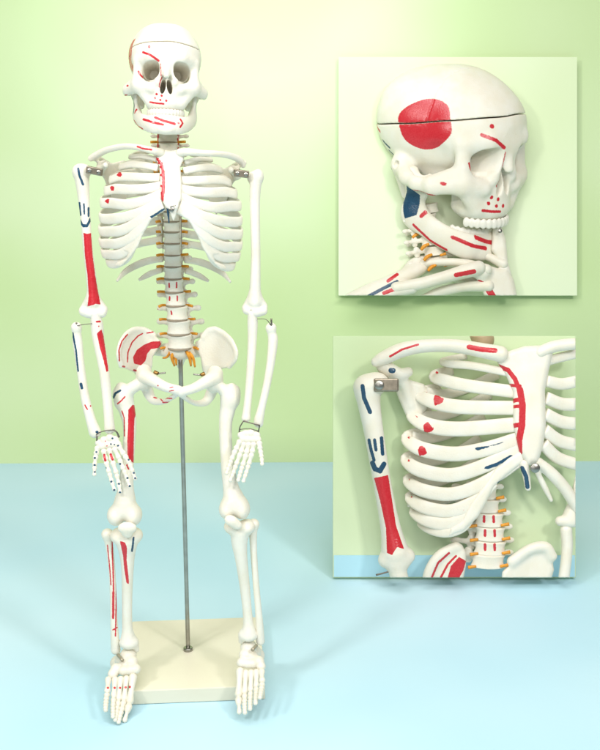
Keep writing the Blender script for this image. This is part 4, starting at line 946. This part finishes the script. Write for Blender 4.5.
rel('sternum', P2, Q, B2, [L('r', 2.2, (497, 366), (508, 370), (515, 379), (520, 392)), L('r', 3.2, (520, 390), (522.5, 405), (522, 425), (519, 440), (519, 453)), L('r', 1.6, (505, 385), (520, 386)), L('r', 2, (506, 402.5), (521, 399)), L('r', 2.2, (508, 427), (522, 424)), L('r', 1.5, (512, 441), (520, 437)), L('r', 1.6, (511, 407), (520, 406))], k=5,
    plates=[([(497, 362), (506, 352), (524, 346), (545, 345), (553, 352), (549, 370), (545, 390), (546, 425), (543, 447), (538, 462), (528, 466), (519, 452), (513, 425), (513, 392), (506, 376)], lambda x, y: -30 + np.abs(x - 528) * .18, 6)])
rel('xiphoid', P2, Q, B2, [L('b', 2.0, (522, 468), (526, 476), (527.5, 487))], k=3, chains=[([(524, 464, -30, 4.5), (526, 474, -30, 4), (528, 488, -28, 3)],)])
rel('costal_cartilage', P2, Q, B2, k=3, chains=[([(538, 462, -24, 5), (552, 474, -18, 6), (566, 490, -10, 6), (580, 512, 0, 6)],), ([(536, 470, -20, 2.4), (544, 486, -16, 3), (551, 500, -10, 2)],)])
for pts, w in (([(544, 362), (558, 358), (582, 352)], 5), ([(546, 381), (562, 384), (582, 380)], 6), ([(546, 398), (562, 404), (582, 404)], 6.5), ([(545, 414), (562, 422), (582, 424)], 6.5), ([(544, 430), (560, 441), (582, 446)], 6.5), ([(543, 444), (558, 458), (582, 466)], 6.2)):
    strap('rib', P2, Q, [(x, y, -22 + 12 * i, w, 4.2) for i, (x, y) in enumerate(pts)], B2)
rel('clavicle', P2, Q, B2, [L('r', 2.4, (469, 347), (482, 349.5), (495, 350.5)), L('r', 1.0, (390, 356.5), (402, 349.5), (418, 344.5))], k=3, chains=[([(376, 362, -16, 5), (384, 358, -18, 7), (402, 350, -24, 7.5), (425, 346, -30, 6.6), (455, 346, -38, 6.8), (485, 351, -42, 7.6), (500, 354, -40, 8.2)],)])
rel('clavicle', P2, Q, B2, k=3, chains=[([(540, 352, -34, 6), (556, 346, -30, 6), (584, 343, -24, 6)],)])
rel('humerus', P2, Q, B2, [L('b', 2.0, (362.5, 386), (364, 398), (370, 412)), L('b', 1.5, (369, 440), (371, 450), (374, 460)), L('b', 1.5, (374.5, 440), (376, 450)), L('b', 1.7, (381.5, 438), (382.6, 454)), L('b', 2.4, (372.5, 463), (375, 469), (380, 471), (384, 464)),
     G('r', (374, 478), (380, 477), (388, 475), (392, 500), (396, 526), (404, 549), (397, 547), (392, 555), (387, 553), (386, 528), (380, 500))], k=4,
     chains=[([(367, 388, -10, 14), (369, 404, -10, 11.5), (373, 428, -10, 10), (377.5, 455, -10, 9.4), (382.5, 485, -10, 9), (388, 515, -10, 9.5), (392, 535, -10, 11), (395, 552, -10, 14)],), ([(386, 560, -10, 8), (398, 562, -12, 10), (407, 556, -10, 8)],), ([(396, 565, -12, 9), (401, 584, -12, 9)],)], balls=[(376, 383, -8, 13, 11, 14)])
c = P2.pt(386, 385, -34)
bk = part('shoulder_bracket', *box_mesh(c, np.stack([RIGHT, FWD, UP], 1), (12 * P2.k, 4 * P2.k, 6.5 * P2.k), .4), MAT['bracket'], B2, smooth=False)
part('screw', *disc_mesh(c - FWD * .008 - RIGHT * .012, -FWD, 4.6 * P2.k, 1.6 * P2.k), MAT['steel'], bk)
part('screw', *disc_mesh(P2.pt(535, 468, -50), -FWD, 4.6 * P2.k, 1.6 * P2.k), MAT['steel'], B2)
rel('humerus', P2, Q, B2, k=3, chains=[([(584, 470, 10, 7), (576, 500, 10, 6.5), (571, 515, 10, 8)],), ([(560, 521, 8, 5), (570, 521, 6, 6.5), (580, 520, 8, 6)],)])
rel('radius', P2, Q, B2, k=3, chains=[([(566, 530, 8, 6), (567, 550, 8, 5.5), (563, 585, 8, 5.5)],)])
nerve(P2, Q, [(376, 575, -14, 1), (384, 573, -16, .8), (394, 570, -18, .8)], B2, 'wire')
# ================================================================== LIGHT
def area(name, loc, target, size, power, col=(1, 1, 1), shape='SQUARE', sy=None):
    l = bpy.data.lights.new(name, 'AREA'); l.energy = power; l.size = size; l.color = col; l.shape = shape
    if sy: l.shape = 'RECTANGLE'; l.size_y = sy
    o = bpy.data.objects.new(name, l); COL.objects.link(o); o.location = loc
    o.rotation_euler = (Vector(target) - Vector(loc)).to_track_quat('-Z', 'Y').to_euler(); return o
area('softbox_lamp', (-1.3, 0, 1.65), (-.15, 1.4, .45), .3, 17, (1, .98, .95))
area('softbox_lamp', (1.15, -.05, 1.65), (-.15, 1.4, .45), .3, 16, (1, .98, .95))
area('added_overhead_fill', (-.1, .45, 2.25), (-.1, 1.3, 0), 2.0, 41, (1, .99, .96))  # added broad overhead fill, not a known fixture; brightens floor and walls
area('added_front_fill', (-.1, -.75, 1.15), (-.15, 1.4, .45), 1.1, 6, (1, .98, .95))  # added weak fill from the camera side, lifts the spine and pelvis
l = bpy.data.lights.new('added_backdrop_spot', 'SPOT'); l.energy = 21; l.spot_size = math.radians(80); l.spot_blend = 1; l.shadow_soft_size = .15; l.color = (.88, .95, 1)  # added spot, no known source; makes the bright pool on the backdrop
o = bpy.data.objects.new('added_backdrop_spot', l); COL.objects.link(o); o.location = (-.1, 1.7, 1.5)
o.rotation_euler = (Vector((-.1, 2.7, .95)) - o.location).to_track_quat('-Z', 'Y').to_euler()
w = bpy.data.worlds.new('World'); SC.world = w; w.use_nodes = True
w.node_tree.nodes['Background'].inputs[0].default_value = (1, .98, .95, 1); w.node_tree.nodes['Background'].inputs[1].default_value = .14

# ================================================================== CAMERA
cam = bpy.data.cameras.new('camera'); co = bpy.data.objects.new('camera', cam); COL.objects.link(co)
co.location = CAM; co.rotation_euler = (math.pi / 2 - PITCH, 0, 0)
cam.sensor_fit = 'VERTICAL'; cam.sensor_height = 36; cam.lens = 36 * F / 750; cam.clip_start = .05; cam.clip_end = 50
SC.camera = co
SC.view_settings.view_transform = 'Standard'; SC.view_settings.look = 'None'; SC.view_settings.exposure = .1; SC.view_settings.gamma = 1
SC.render.resolution_x = 819; SC.render.resolution_y = 1024
SC.cycles.max_bounces = 6; SC.cycles.diffuse_bounces = 4
